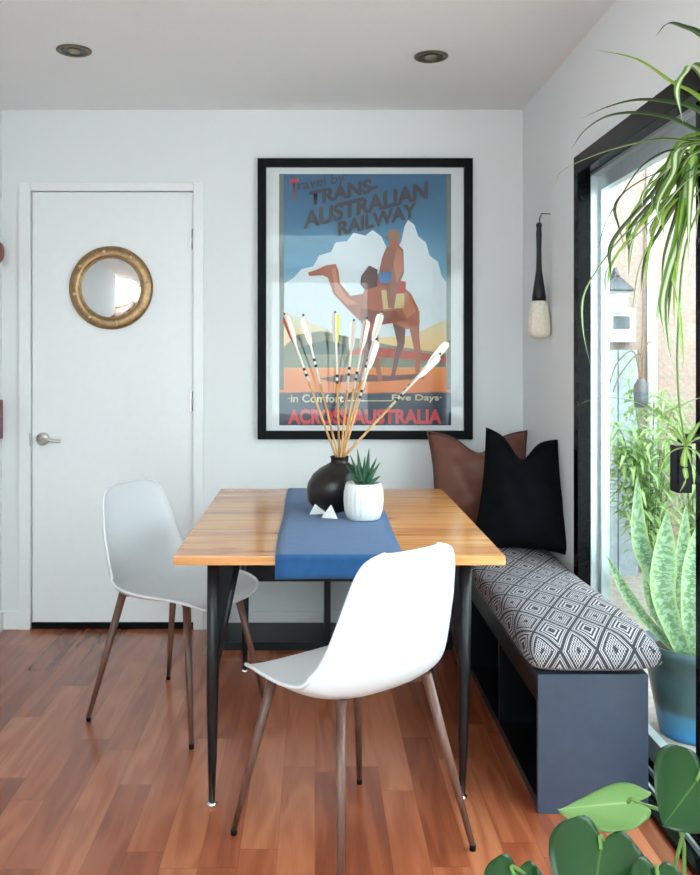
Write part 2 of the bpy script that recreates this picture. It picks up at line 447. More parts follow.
obj('window_glass', B(((sx0+.05, sy0+.05, ZC+.12), (sx1-.05, sy1-.05, ZC+.126))), M['glass'], r)

# baseboards
bh, bt = .085, .014
cl, crr = at(20, 0, YB).x, at(204, 0, YB).x
def bboard(name, lo, hi): struct(name, B((lo, hi), bev=.003), M['trim'], 'low white skirting board')
bboard('baseboard_back', (crr+.001, YB-bt, 0), (XR, YB, bh))
bboard('baseboard_back_left', (XL, YB-bt, 0), (cl-.001, YB, bh))
bboard('baseboard_left', (XL, YRET, 0), (XL+bt, YB-bt, bh))
bboard('baseboard_right', (XR-bt, OY1+.002, 0), (XR, YB-bt, bh))
# door casing
ct = at(0, 183, YB).z
struct('trim_1', B(((cl, YB-.018, 0), (dl-.003, YB, ct)), ((dr+.003, YB-.018, 0), (crr, YB, ct)), ((dl-.003, YB-.018, dt+.003), (dr+.003, YB, ct)), bev=.003), M['trim'], 'white door casing')
struct('trim_light_block', B(((dl-.003, YB+.046, 0), (dr+.003, YB+.118, dt+.003))), M['trim'], 'panel added behind the white door to block light at its gaps')  # full unseen panel, added to stop light leaking around the leaf
# white door
d = thing('door_1', 'plain white flush door with a round brass rimmed mirror on it', 'door', ((dl+dr)/2, YB, 0)); d['kind'] = 'structure'
obj('door_leaf', B(((dl, YB+.004, .03), (dr, YB+.044, dt)), bev=.002), M['door'], d)
o = obj('door_sweep', B(((dl, YB-.004, .001), (dr, YB+.05, .029))), M['rubber'], d); o['label'] = 'black rubber sweep along the foot of the door'
bm = bmesh.new(); hc = at(43, 439, YB)
lathe(bm, [(.0, -.012), (.026, -.012), (.030, -.008), (.031, .004)], (hc.x, YB, hc.z), 28, axis='Y')
tube(bm, [(hc.x, YB-.01, hc.z), (hc.x, YB-.05, hc.z)], .010)
tube(bm, cr([(hc.x-.008, YB-.05, hc.z), (hc.x+.03, YB-.052, hc.z+.004), (hc.x+.06, YB-.05, hc.z-.004), (hc.x+.095, YB-.045, hc.z-.006)]), .0075)
o = obj('door_handle', bm, M['nickel'], d); o['label'] = 'brushed nickel lever handle'
for z in (239, 401, 566):
    hz = at(193, z, YB).z; bm = B(((dr-.014, YB-.004, hz-.045), (dr+.004, YB+.003, hz+.045)))
    tube(bm, [(dr-.001, YB-.008, hz-.045), (dr-.001, YB-.008, hz+.045)], .006)
    obj('hinge', bm, M['nickel'], d)
obj('strike_plate', B(((dl-.006, YB-.021, hc.z-.03), (dl-.001, YB-.0185, hc.z+.03))), M['nickel'], d)

# porthole mirror hung on the door
pm = at(111.5, 288, YB); PR = .196
t = thing('porthole_mirror', 'round convex mirror in a studded brass rim, hung on the white door', 'mirror', (pm.x, YB-.001, pm.z))
bm = bmesh.new(); lathe(bm, [(.140, .0), (PR, 0), (PR, -.014), (PR-.010, -.022), (.158, -.026), (.148, -.022), (.142, -.010), (.140, 0)], (pm.x, YB, pm.z), 64, axis='Y')
obj('brass_rim', bm, M['brass'], t)
bm = bmesh.new(); lathe(bm, [(.150, -.003)]+[(.145*math.cos(a), -.008-.022*math.sin(a)) for a in [k*PI/2/10 for k in range(10)]]+[(.0, -.030)], (pm.x, YB, pm.z), 56, axis='Y')
obj('mirror_glass', bm, M['mirror'], t)
for k in range(8):
    a = R(10+45*k); bm = bmesh.new()
    lathe(bm, [(.010, -.022), (.009, -.030), (.004, -.034), (0, -.0345)], (pm.x+.170*math.cos(a), YB, pm.z+.170*math.sin(a)), 14, axis='Y')
    obj('rivet', bm, M['rivet'], t)

# objects at the left edge of the picture
c = at(-3, 252, 4.0)
t = obj('wall_ornament', (lambda bm: (lathe(bm, [(0, 0), (.055, 0), (.055, .018), (.04, .034), (0, .036)], (XL, 4.0, c.z), 24, axis='X'), bm)[1])(bmesh.new()), M['red'])
tag(t, 'dark red round ornament hanging high on the wall at the left edge', 'ornament')
c = at(0, 420, 4.0)
tag(obj('wall_card', B(((XL, 3.93, c.z-.09), (XL+.02, 4.06, c.z+.09)), bev=.002), M['mauve']), 'small mauve patterned block on the left wall at handle height', 'wall art')

# downlights
def downlight(px, py, label):
    Y = F*(ZC-H)/(CY-py); x = at(px, py, Y).x
    t = thing('ceiling_downlight', label, 'ceiling light', (x, Y, ZC), 0, 'recessed ceiling lights')
    bm = bmesh.new(); lathe(bm, [(.046, -.001), (.066, -.001), (.066, -.005), (.060, -.008), (.048, -.006), (.046, -.001)], (x, Y, ZC), 40)
    obj('trim_ring', bm, M['bronze'], t)
    bm = bmesh.new(); lathe(bm, [(.047, -.002), (.040, -.0035), (0, -.0035)], (x, Y, ZC), 32); obj('baffle', bm, M['steel'], t)
    bm = bmesh.new(); lathe(bm, [(.026, -.0036), (.023, -.008), (.012, -.012), (0, -.013)], (x, Y, ZC), 24); obj('bulb', bm, M['bulb'], t)
downlight(74, 50, 'round bronze downlight above the white door')
downlight(431, 56, 'round bronze downlight above the framed poster')

# ------------------------------------------------------------------ sliding glass door
d = thing('door_2', 'black framed sliding glass door to the patio', 'door', (XR, 2.3, 0)); d['kind'] = 'structure'
fx0, fx1, fz = XR-.012, XR+.035, .055
obj('door_frame', B(((fx0, OY1-.03, .0), (fx1, OY1+.022, OZ+.02)), ((fx0, OY0-.02, 0), (fx1, OY0+.03, OZ+.02)), ((fx0, OY0+.03, OZ-.05), (fx1, OY1-.03, OZ+.02)), bev=.002), M['black_alu'], d)
o = obj('silver_jamb', B(((fx1, OY1-.035, 0), (fx1+.028, OY1-.005, OZ)), ((fx1, OY0+.03, OZ-.06), (fx1+.028, OY1-.035, OZ-.003))), M['alu'], d); o['label'] = 'silver inner jamb'
o = obj('white_jamb', B(((fx1+.028, OY1-.03, 0), (XR+.099, OY1-.002, OZ)), ((fx1+.028, OY0, OZ-.04), (XR+.099, OY1-.03, OZ-.003))), M['white_box'], d); o['label'] = 'white outer jamb'
sl = B(((fx0-.03, OY0, .0), (XR+.125, OY1-.036, .018)))
obj('sill', sl, M['black_alu'], d)
for xx in (XR-.005, XR+.035, XR+.075): obj('track', B(((xx, OY0+.03, .018), (xx+.008, OY1-.04, .032))), M['alu'], d)
YM = 2.286
gx = XR+.045
def panel(name, y0, y1, x0, x1):
    f = .055; bm = B(((x0, y1-f*.5, .034), (x1, y1, OZ-.055)), ((x0, y0, .034), (x1, y0+f, OZ-.055)), ((x0, y0+f, .034), (x1, y1-f*.5, .034+.07)), ((x0, y0+f, OZ-.115), (x1, y1-f*.5, OZ-.055)), bev=.0015)
    o = obj(name, bm, M['alu' if 'fixed' in name else 'black_alu'], d)
    g = obj('glass_pane', B((((x0+x1)/2-.003, y0+f, .104), ((x0+x1)/2+.003, y1-f*.5, OZ-.115))), M['glass'], o)
    return o
panel('fixed_panel', YM-.055, OY1-.036, XR+.064, XR+.094)
p2 = panel('sliding_panel', OY0+.03, YM+.0, XR+.02, XR+.05)
hz0, hz1 = at(0, 490, YM).z, at(0, 425, YM).z
bm = B(((XR-.035, YM-.040, hz0+.02), (XR+.019, YM-.014, hz0+.045)), ((XR-.035, YM-.040, hz1-.045), (XR+.019, YM-.014, hz1-.02)), ((XR-.050, YM-.055, hz0), (XR-.012, YM-.005, hz1-.05)), bev=.004)
obj('door_handle', bm, M['black_alu'], p2)

# ------------------------------------------------------------------ patio
struct('ground', B(((XR+.10, -.5, -.12), (4.2, 5.6, -.05))), M['patio'], 'patio paving outside the glass door')
o = struct('wall_patio', B(((XR+.12, 5.4, -.05), (4.2, 5.55, 3.6))), M['stucco'], 'speckled pinkish wall across the patio')
struct('wall_house', B(((XR+.091, OY1+.0, -.05), (XR+.10, 5.4, 2.44)), ((XR+.091, -.5, -.05), (XR+.10, OY0, 2.44)), ((XR+.091, OY0, OZ), (XR+.10, OY1, 2.44))), M['stucco_house'], 'outside face of the house wall')
o = bmesh.new()
for k in range(14): bx(o, (3.9, -.4+k*.42, -.05), (3.93, -.01+k*.42, 2.0))
tag(obj('boundary_fence', o, M['fence']), 'grey board fence closing the far side of the patio', 'fence')
bm = bmesh.new()
for k in range(3): bx(bm, (1.60+k*.125, 5.30, -.05), (1.60+k*.125+.119, 5.325, 1.32), .002)
bx(bm, (1.60, 5.325, .2), (1.97, 5.35, .28)); bx(bm, (1.60, 5.325, 1.0), (1.97, 5.35, 1.08))
tag(obj('board_screen', bm, M['fence']), 'low grey board screen against the patio wall below the white box', 'fence')
Yw = 5.4
a, b = at(600, 308, 5.3), at(636, 342, 5.3)
t = thing('electrical_box', 'white electrical box on the patio wall, seen through the glass', 'box', ((a.x+b.x)/2, 5.35, b.z))
obj('enclosure', B(((a.x, 5.30, b.z), (b.x, 5.4, a.z)), bev=.006), M['white_box'], t)
obj('meter_window', B(((a.x+.08, 5.292, b.z+.08), (b.x-.04, 5.30, a.z-.05)), bev=.003), M['dark_grey'], t)
c = at(619, 296, 5.25)
t = thing('wall_lantern', 'dark grey wall lantern above the white electrical box', 'lamp', (c.x, 5.4, c.z))
bm = bmesh.new(); lathe(bm, [(0, .12), (.02, .115), (.09, .045), (.1, .03), (.095, .03)], (c.x, 5.27, c.z), 24); obj('lamp_shade', bm, M['dark_grey'], t)
bm = bmesh.new(); lathe(bm, [(0, -.1), (.05, -.1), (.065, .03), (0, .03)], (c.x, 5.27, c.z), 20); obj('lamp_glass', bm, M['white_box'], t)
bm = bmesh.new(); tube(bm, cr([(c.x, 5.27, c.z+.12), (c.x, 5.32, c.z+.17), (c.x, 5.38, c.z+.1)]), .01); lathe(bm, [(0, -.02), (.04, -.02), (.045, 0)], (c.x, 5.4, c.z+.1), 20, axis='Y'); obj('bracket', bm, M['dark_grey'], t)
a = at(654, 200, 5.33)
bm = bmesh.new(); tube(bm, [(a.x, 5.36, -.05), (a.x, 5.36, 2.9)], .03)
tag(obj('drain_pipe', bm, M['white_box']), 'white vertical drain pipe on the patio wall behind the plants', 'pipe')

rnd = random.Random(5)
def shrub(cx, cy, z0, z1, rx, n, label, seed, L=(.05, .12)):
    rnd = random.Random(seed)
    t = thing('patio_shrub', label, 'shrub', (cx, cy, -.05), 0)
    st = bmesh.new(); lf = bmesh.new()
    for k in range(16):
        a = rnd.uniform(0, 2*PI); q = rnd.uniform(.3, 1)*rx; zt = rnd.uniform(z0+(z1-z0)*.35, z1-.02)
        P = cr([(cx, cy, -.04), (cx+q*.3*math.cos(a), cy+q*.3*math.sin(a), zt*.5), (cx+q*.8*math.cos(a), cy+q*.8*math.sin(a), zt*.93), (cx+q*1.05*math.cos(a), cy+q*1.05*math.sin(a), zt*.9)], 5)
        tube(st, P, [.006-.0045*i/len(P) for i in range(len(P))], 5)
        for j in range(n//16):
            p = P[rnd.randrange(5, len(P))]+V((rnd.gauss(0, .04), rnd.gauss(0, .04), rnd.gauss(0, .06)))
            aa = rnd.uniform(0, 2*PI); l = rnd.uniform(*L)
            dv = V((math.cos(aa), math.sin(aa), rnd.uniform(-.3, .7))).normalized()
            blade(lf, [p, p+dv*l*.5, p+dv*l+V((0, 0, -l*.45))], l*.2, .2, n=2)
    obj('foliage', lf, M['fern'], t, recalc=False); obj('stems', st, M['stem'], t)
shrub(1.72, 4.45, .3, 1.22, .24, 900, 'tall feathery light green shrub on the patio behind the snake plant', 3, (.06, .15))
shrub(2.16, 4.95, .2, 1.0, .17, 480, 'lower leafy shrub against the patio wall, right of the tall feathery one', 4)
# hanging bottle with cuttings
c = at(641, 392, 4.0)
t = thing('hanging_bottle', 'small grey hanging bottle holding dry brown cuttings, outside the glass', 'bottle', (c.x, 4.0, c.z-.07))
bm = bmesh.new(); lathe(bm, [(0, -.07), (.028, -.07), (.032, -.04), (.032, .03), (.02, .05), (.018, .06)], c, 20); obj('bottle_body', bm, M['dark_grey'], t)
bm = bmesh.new()
for q in (((641, 386), (638, 350), (642, 345), (645, 200), (650, 60)), ((641, 386), (634, 352), (618, 362), (609, 385)), ((641, 386), (640, 354), (622, 372), (613, 392)), ((641, 386), (644, 350), (652, 340))):
    tube(bm, cr([at(x, y, 4.0) for x, y in q]), .0035, 5)
obj('cuttings', bm, M['brown_stem'], t)
# snake plant in the blue pot
pc = V((1.335, 3.08, -.05))
t = thing('snake_plant', 'large snake plant with mottled upright leaves in a blue glazed pot on the patio', 'potted plant', pc)
bm = bmesh.new(); lathe(bm, [(0, 0), (.105, 0), (.112, .02), (.15, .22), (.155, .285), (.168, .29), (.168, .325), (.150, .325), (.146, .28), (0, .28)], (0, 0, 0), 44)
lobj('plant_pot', bm, M['blue_pot'], t)
bm = bmesh.new(); lathe(bm, [(0, .30), (.10, .298), (.147, .285)], (0, 0, 0), 30); lobj('soil', bm, M['soil'], t)
def sp(t): return .55+.45*math.sin(min(1, t*1.6)*PI/2) if t < .55 else max(.03, math.cos((t-.55)/.45*PI/2)**.8)
SL = [((668, 652), (658, 585), (640, 540), (637, 476), .062, 3.05), ((672, 652), (664, 600), (664, 560), (667, 512), .085, 2.98), ((664, 652), (645, 618), (625, 590), (607, 556), .04, 3.05),
      ((676, 650), (674, 600), (682, 560), (686, 505), .06, 3.12), ((668, 650), (655, 610), (648, 575), (643, 512), .045, 3.14), ((680, 650), (690, 600), (694, 560), (700, 520), .07, 3.0), ((684, 650), (700, 610), (712, 580), (726, 548), .06, 3.1)]
for q in SL:
    bm = bmesh.new(); pts = [at(x, y, q[5]) for x, y in q[:4]]; base = pc+V(((pts[0].x-pc.x)*.5, (q[5]-pc.y)*.8, .29)); pts[0] = base
    blade(bm, pts, q[4], .3, side=V((1, -.25, 0)), prof=sp, n=6); obj('leaf', bm, M['snake'], t, recalc=False)

# ------------------------------------------------------------------ poster
PY = YB-.034
x0, x1 = at(257.5, 0, PY).x, at(473, 0, PY).x; z1, z0 = at(0, 158, PY).z, at(0, 439.5, PY).z
fw = .040
t = thing('framed_poster', 'large black framed travel poster hanging on the back wall', 'poster', ((x0+x1)/2, YB-.002, z0))
bm = B(((x0, PY, z0), (x0+fw, YB-.002, z1)), ((x1-fw, PY, z0), (x1, YB-.002, z1)), ((x0+fw, PY, z0), (x1-fw, YB-.002, z0+fw)), ((x0+fw, PY, z1-fw), (x1-fw, YB-.002, z1)), bev=.002)
obj('picture_frame', bm, M['frame'], t)
yq = YB-.012
obj('mat_board', B(((x0+fw, yq, z0+fw), (x1-fw, YB-.004, z1-fw))), flat('mat_board_white', 236, 236, 238), t)
def pz(px, py, y): return V((at(px, py, PY).x, y, at(px, py, PY).z))
a, b = pz(279, 425.7, yq), pz(451.8, 173, yq)
m, nt, bs = newmat('poster_paper')
o_, gx_, gy_, gz_ = coords(nt, 'Generated')
n = noise(nt, o_, 6, 3)
nt.links.new(ramp(nt, gz_+(n-.5)*.02, [(0, rgb(40, 50, 74)), (.128, rgb(40, 50, 74)), (.132, rgb(232, 128, 66)), (.225, rgb(238, 146, 80)), (.228, rgb(232, 170, 116)), (.33, rgb(244, 206, 150)), (.44, rgb(226, 226, 190)), (.60, rgb(112, 170, 200)), (.8, rgb(56, 120, 160)), (1, rgb(44, 98, 138))]), bs.inputs['Base Color'])
bs.inputs['Roughness'].default_value = .55
pr = obj('poster_print', B(((a.x, yq-.001, a.z), (b.x, yq-.0002, b.z))), m, t)
# edge strips of the print
lay = [yq-.0012]
def poly(pts, mat, name, label=None):
    lay[0] -= .00035
    bm = bmesh.new(); y = lay[0]
    vs = [bm.verts.new(pz(px, py, y)) for px, py in pts]
    from mathutils.geometry import tessellate_polygon
    for tri in tessellate_polygon([[V((px, -py, 0)) for px, py in pts]]): bm.faces.new([vs[i] for i in tri])
    for f in bm.faces:
        f.normal_update()
        if f.normal.y > 0: f.normal_flip()
    o = obj(name, bm, mat, pr, recalc=False)
    return o
def zp(L, ox=240, oy=140, s=2.8): return [(ox+x/s, oy+y/s) for x, y in L]
poly(zp([(110, 95), (122, 95), (122, 700), (110, 700)]), flat('print_edge', 120, 124, 120), 'print_border')
poly(zp([(580, 97), (592, 97), (592, 700), (580, 700)]), flat('print_edge_b', 120, 124, 120), 'print_border')
cloudpts = [(124, 400), (150, 385), (172, 360), (205, 352), (222, 322), (255, 312), (268, 285), (300, 282), (318, 258), (352, 266), (372, 250), (396, 268), (412, 300), (436, 306), (452, 285), (462, 240), (472, 222), (490, 236), (500, 268), (522, 285), (532, 322), (556, 340), (566, 378), (579, 398), (579, 500), (480, 548), (300, 556), (124, 480)]
poly(zp(cloudpts), flat('print_cloud', 226, 234, 240), 'painted_cloud')
poly(zp([(122, 630), (122, 580), (160, 545), (230, 535), (300, 550), (360, 562), (440, 578), (579, 598), (579, 636), (122, 638)]), flat('print_mesa', 140, 142, 120), 'painted_hills')
poly(zp([(340, 575), (440, 586), (579, 606), (579, 624), (440, 612), (300, 600)]), flat('print_mesa_b', 190, 84, 70), 'painted_ridge')
poly(zp([(150, 585), (240, 560), (300, 575), (300, 600), (170, 600)]), flat('print_mesa_c', 96, 112, 100), 'painted_ridge')
poly(zp([(220, 668), (300, 655), (420, 660), (500, 655), (520, 668), (400, 676), (260, 678)]), flat('print_shade', 120, 70, 58), 'painted_ground_mark')
cam = flat('print_camel', 176, 98, 70); camd = flat('print_camel_dark', 112, 58, 48)
def limb(L, ws, mat, name):      # a tapering painted stroke
    P = [V((x, y, 0)) for x, y in L]; lft, rgt = [], []
    for i, p in enumerate(P):
        d = (P[min(i+1, len(P)-1)]-P[max(i-1, 0)]).normalized(); s = V((-d.y, d.x, 0))*ws[i]
        lft.append((p+s)[:2]); rgt.append((p-s)[:2])
    poly(zp(lft+rgt[::-1]), mat, name)
for q in (([(352, 495), (362, 560), (352, 620), (336, 680)], [15, 9, 7, 5]), ([(446, 500), (452, 570), (440, 610), (428, 666)], [20, 10, 7, 5])): limb(*q, camd, 'painted_camel_leg')
for q in (([(372, 490), (378, 560), (384, 620), (394, 676)], [18, 10, 7, 6]), ([(484, 480), (492, 550), (500, 600), (498, 655)], [20, 11, 8, 6])): limb(*q, cam, 'painted_camel_leg')
poly(zp([(300, 470), (262, 430), (246, 385), (232, 378), (194, 380), (190, 370), (215, 362), (240, 350), (268, 346), (276, 366), (280, 400), (310, 436), (345, 430), (360, 395), (392, 370), (440, 392), (480, 430), (500, 470), (505, 510), (470, 530), (430, 512), (380, 520), (335, 505)]), cam, 'painted_camel')
poly(zp([(256, 362), (268, 356), (274, 400), (300, 440), (330, 458), (300, 462), (268, 428)]), flat('print_camel_light', 206, 132, 100), 'painted_camel_highlight')
poly(zp([(452, 410), (480, 440), (494, 480), (470, 500), (452, 470)]), flat('print_camel_light2', 200, 124, 92), 'painted_camel_highlight')
poly(zp([(336, 470), (400, 480), (440, 478), (470, 505), (430, 510), (380, 518), (338, 503)]), flat('print_camel_shade', 140, 76, 56), 'painted_camel_underside')
poly(zp([(440, 300), (456, 308), (456, 368), (440, 400), (430, 360)]), flat('print_coat_light', 186, 120, 88), 'painted_coat_highlight') if False else None
poly(zp([(340, 380), (362, 350), (386, 362), (384, 410), (350, 418), (338, 404)]), flat('print_bag', 92, 52, 48), 'painted_saddle_bag')
poly(zp([(396, 420), (462, 414), (460, 470), (402, 474)]), flat('print_pouch', 216, 190, 130), 'painted_pouch')
poly(zp([(440, 392), (466, 396), (464, 428), (438, 430)]), flat('print_red', 186, 54, 54), 'painted_blanket')
poly(zp([(410, 300), (440, 288), (458, 306), (460, 370), (440, 420), (432, 472), (416, 470), (410, 410), (390, 370), (398, 330)]), flat('print_coat', 146, 84, 60), 'painted_rider')
poly(zp([(440, 300), (456, 308), (457, 366), (440, 400), (430, 350)]), flat('print_coat_light', 186, 118, 84), 'painted_coat_highlight')
poly(zp([(388, 372), (424, 366), (424, 398), (392, 402)]), flat('print_blue', 72, 128, 184), 'painted_blue_cloth')
poly(zp([(418, 278), (444, 276), (444, 302), (422, 304)]), flat('print_face', 176, 96, 70), 'painted_face')
poly(zp([(406, 270), (416, 266), (418, 250), (442, 249), (446, 266), (456, 272), (430, 280)]), flat('print_hat', 150, 110, 84), 'painted_hat')
def text(s, px, py, size_px, mat, rot=0, bold=.0, sx=1, align='CENTER', name='lettering', shear=0):
    cu = bpy.data.curves.new(name, 'FONT'); cu.body = s; cu.size = 1; cu.align_x = align; cu.align_y = 'CENTER'; cu.offset = bold; cu.shear = shear
    to = bpy.data.objects.new(name, cu); C.objects.link(to)
    bpy.context.view_layer.update()
    me = bpy.data.meshes.new_from_object(to.evaluated_get(bpy.context.evaluated_depsgraph_get())); bpy.data.objects.remove(to)
    xs = [v.co.x for v in me.vertices]; zs = [v.co.y for v in me.vertices]
    cx_, cz_ = (min(xs)+max(xs))/2, (min(zs)+max(zs))/2; h = max(zs)-min(zs); w = max(xs)-min(xs)
    k = size_px*PY/F/h; lay[0] -= .0002; c = pz(px, py, lay[0])
    kx = (sx*PY/F/w) if sx != 1 else k
    for v in me.vertices:
        x, z = (v.co.x-cx_)*kx, (v.co.y-cz_)*k
        z += x*math.tan(rot)
        v.co = V((c.x+x, c.y, c.z+z))
    me.materials.clear(); me.materials.append(mat)
    o = bpy.data.objects.new(name, me); C.objects.link(o); o.parent = pr; o.location = -abs_loc(pr)
    o['label'] = 'printed words ' + s
    return o
ink = flat('print_ink', 52, 58, 70); redi = flat('print_red_ink', 216, 70, 78); cream = flat('print_cream', 214, 206, 170)
text('T', 240+152/2.8, 140+138/2.8, 22, flat('print_red_t', 190, 74, 76), R(8), .02, sx=9)
text('ravel by', 240+228/2.8, 140+118/2.8, 13, ink, R(10), .012, sx=47)
text('TRANS-', 240+290/2.8, 140+143/2.8, 15, ink, R(12), .044, sx=69)
text('AUSTRALIAN', 240+352/2.8, 140+181/2.8, 18, ink, R(14), .044, sx=125)
text('RAILWAY', 240+385/2.8, 140+221/2.8, 15, ink, R(14), .044, sx=79)
text('\u00b7in Comfort', 240+212/2.8, 140+724/2.8, 8, cream, 0, .02, sx=56)
text('Five Days\u00b7', 240+496/2.8, 140+724/2.8, 8, cream, 0, .02, sx=50)
poly(zp([(300, 729), (425, 729), (425, 732), (300, 732)]), cream, 'lettering_rule')
text('ACROSS', 240+218/2.8, 140+775/2.8, 15, redi, 0, .042, sx=60)
text('AUSTRALIA', 240+440/2.8, 140+775/2.8, 15, redi, 0, .042, sx=90)
obj('picture_glass', B(((x0+fw-.002, PY+.008, z0+fw-.002), (x1-fw+.002, PY+.0095, z1-fw+.002))), M['poster_glass'], t)

# ------------------------------------------------------------------ brush on the right wall
bc = V((XR-.048, 3.62, 0)); k = F/3.62
zb = lambda py: H-(py-CY)/k
t = thing('hanging_brush', 'large black handled calligraphy brush with white bristles hanging on the right wall', 'brush', (bc.x, bc.y, zb(337)))
bm = bmesh.new(); lathe(bm, [(.0, zb(222)), (.008, zb(222.5)), (.013, zb(225)), (.010, zb(228)), (.012, zb(234)), (.010, zb(250)), (.012, zb(270)), (.021, zb(285)), (.029, zb(297)), (.029, zb(301)), (0, zb(301))], (bc.x, bc.y, 0), 24)
obj('brush_handle', bm, M['brush_handle'], t)
bm = bmesh.new(); lathe(bm, [(.026, zb(300)), (.036, zb(306)), (.044, zb(318)), (.047, zb(330)), (.042, zb(335)), (.02, zb(338)), (0, zb(338.5))], (bc.x, bc.y, 0), 60, rib=lambda a, z: 1+.035*math.sin(a*17)+.02*math.sin(a*29+z*40))
obj('bristles', bm, M['hair'], t)
bm = bmesh.new(); tube(bm, cr([(bc.x, bc.y, zb(223)), (bc.x+.004, bc.y-.006, zb(218)), (bc.x+.012, bc.y, zb(213)), (bc.x+.004, bc.y+.006, zb(218)), (bc.x, bc.y, zb(223))]), .0015, 6)
tube(bm, [(bc.x+.010, bc.y, zb(213.5)), (XR, bc.y, zb(214))], .002, 8)
obj('hanging_loop', bm, M['brush_handle'], t)

# ------------------------------------------------------------------ benches
bX0, bX1, bY0 = .627, .937, 2.445; bZ = .392; th = .018
t = thing('storage_bench', 'dark blue grey cubby bench along the glass door under the patterned cushion', 'bench', ((bX0+bX1)/2, 3.2, 0))
bY1 = YB-.02
obj('end_panel', B(((bX0, bY0, 0), (bX1, bY0+th, bZ)), bev=.0015), M['navy'], t)
obj('end_panel', B(((bX0, bY1-th, 0), (bX1, bY1, bZ)), bev=.0015), M['navy'], t)
obj('top_board', B(((bX0, bY0+th, bZ-th), (bX1, bY1-th, bZ))), M['navy'], t)
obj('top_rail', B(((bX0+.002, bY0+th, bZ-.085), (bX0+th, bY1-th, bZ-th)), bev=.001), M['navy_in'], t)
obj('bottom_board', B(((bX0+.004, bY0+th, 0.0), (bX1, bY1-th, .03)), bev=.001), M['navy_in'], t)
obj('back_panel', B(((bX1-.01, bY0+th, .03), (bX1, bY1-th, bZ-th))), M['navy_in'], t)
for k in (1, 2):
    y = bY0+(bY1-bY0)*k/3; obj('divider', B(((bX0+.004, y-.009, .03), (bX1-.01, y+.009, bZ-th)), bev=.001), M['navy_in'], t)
# low open shelf along the back wall
sX0, sX1, sY0, sY1 = at(216, 0, 3.8).x, .60, 3.80, YB-.02
t = thing('low_shelf', 'black open backed low shelf against the back wall under the table', 'shelf', ((sX0+sX1)/2, 3.95, 0))
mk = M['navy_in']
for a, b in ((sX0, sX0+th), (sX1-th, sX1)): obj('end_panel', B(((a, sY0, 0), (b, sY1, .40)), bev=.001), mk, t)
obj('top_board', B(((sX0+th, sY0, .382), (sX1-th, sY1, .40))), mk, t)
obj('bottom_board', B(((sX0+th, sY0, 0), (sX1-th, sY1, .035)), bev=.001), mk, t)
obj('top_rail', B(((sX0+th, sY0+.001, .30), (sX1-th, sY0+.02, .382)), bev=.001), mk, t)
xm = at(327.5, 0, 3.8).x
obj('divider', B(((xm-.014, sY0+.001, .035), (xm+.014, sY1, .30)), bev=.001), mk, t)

# cushion : loaf on the bench
def cushion():
    bm = bmesh.new(); uv = bm.loops.layers.uv.verify()
    W0, W1, Y0, Y1 = .598, .968, 2.425, bY1-.0; zc, hh = bZ+.055, .052
    nseg, nr = 60, 40; rows = []
    for i in range(nseg+1):
        y = Y0+(Y1-Y0)*i/nseg
        e = min(1, (y-Y0)/.07, (Y1-y)/.07); e = math.sqrt(max(0, 1-(1-e)**2))
        sc = .55+.45*e
        row = []; acc = 0; last = None
        for j in range(nr):
            a = 2*PI*j/nr+PI*1.5
            cxx, szz = math.cos(a), math.sin(a)
            ex = lambda v, p: math.copysign(abs(v)**p, v)
            hw = (W1-W0)/2*(.965+.035*e)
            xx = (W0+W1)/2+hw*ex(cxx, .42)
            top = 1 if szz < 0 else 1.18
            zz = zc+hh*sc*ex(szz, .62)*top
            zz += (.008*math.sin(y*7+1)+.005*math.sin(xx*14+y*3))*max(0, szz)
            if zz < bZ+.0005: zz = bZ+.0005
            row.append(bm.verts.new((xx, y+(.02*(1-abs(zz-zc)/hh)*(1 if y > (Y0+Y1)/2 else -1)*(1-e)), zz)))
        rows.append(row)
    def u_of(j):
        return j
    for i in range(nseg):
        for j in range(nr):
            q = (rows[i][j], rows[i][(j+1) % nr], rows[i+1][(j+1) % nr], rows[i+1][j])
            f = bm.faces.new(q); f.smooth = True
    for r_ in (rows[0], rows[-1]):
        f = bm.faces.new(r_); f.smooth = True
    bmesh.ops.recalc_face_normals(bm, faces=bm.faces)
    mid = [v.co.copy() for v in rows[nseg//2]]; jt = max(range(nr), key=lambda j: mid[j].z-abs(mid[j].x-(W0+W1)/2)*.5)
    U = {jt: 0.0}; acc = 0
    for k in range(1, nr//2+1):
        a_, b_ = (jt+k-1) % nr, (jt+k) % nr; acc += (Vector(mid[b_])-Vector(mid[a_])).length; U[b_] = acc*(1 if mid[(jt+3) % nr].x > mid[jt].x else -1)
    acc = 0
    for k in range(1, nr//2):
        a_, b_ = (jt-k+1) % nr, (jt-k) % nr; acc += (Vector(mid[b_])-Vector(mid[a_])).length; U[b_] = -acc*(1 if mid[(jt+3) % nr].x > mid[jt].x else -1)
    Vv = [0.0]
    for i in range(1, nseg+1): Vv.append(Vv[-1]+(rows[i][jt].co-rows[i-1][jt].co).length)
    idx = {}
    for i in range(nseg+1):
        for j in range(nr): idx[rows[i][j]] = (i, j)
    xm_ = (W0+W1)/2
    for f in bm.faces:
        cap = len(f.verts) > 4
        for l in f.loops:
            i, j = idx[l.vert]
            if cap: l[uv].uv = (l.vert.co.x-xm_, Vv[i]+(l.vert.co.z-rows[i][jt].co.z)*(1 if i == 0 else -1))
            else:
                uu = U[j]
                if cap is False and max(U[idx[q][1]] for q in f.verts)-min(U[idx[q][1]] for q in f.verts) > .2 and uu < 0: uu += .9
                l[uv].uv = (uu, Vv[i])
    return bm
o = obj('bench_cushion', cushion(), M['cushion']); tag(o, 'black and white diamond patterned seat cushion on the blue grey bench', 'cushion')

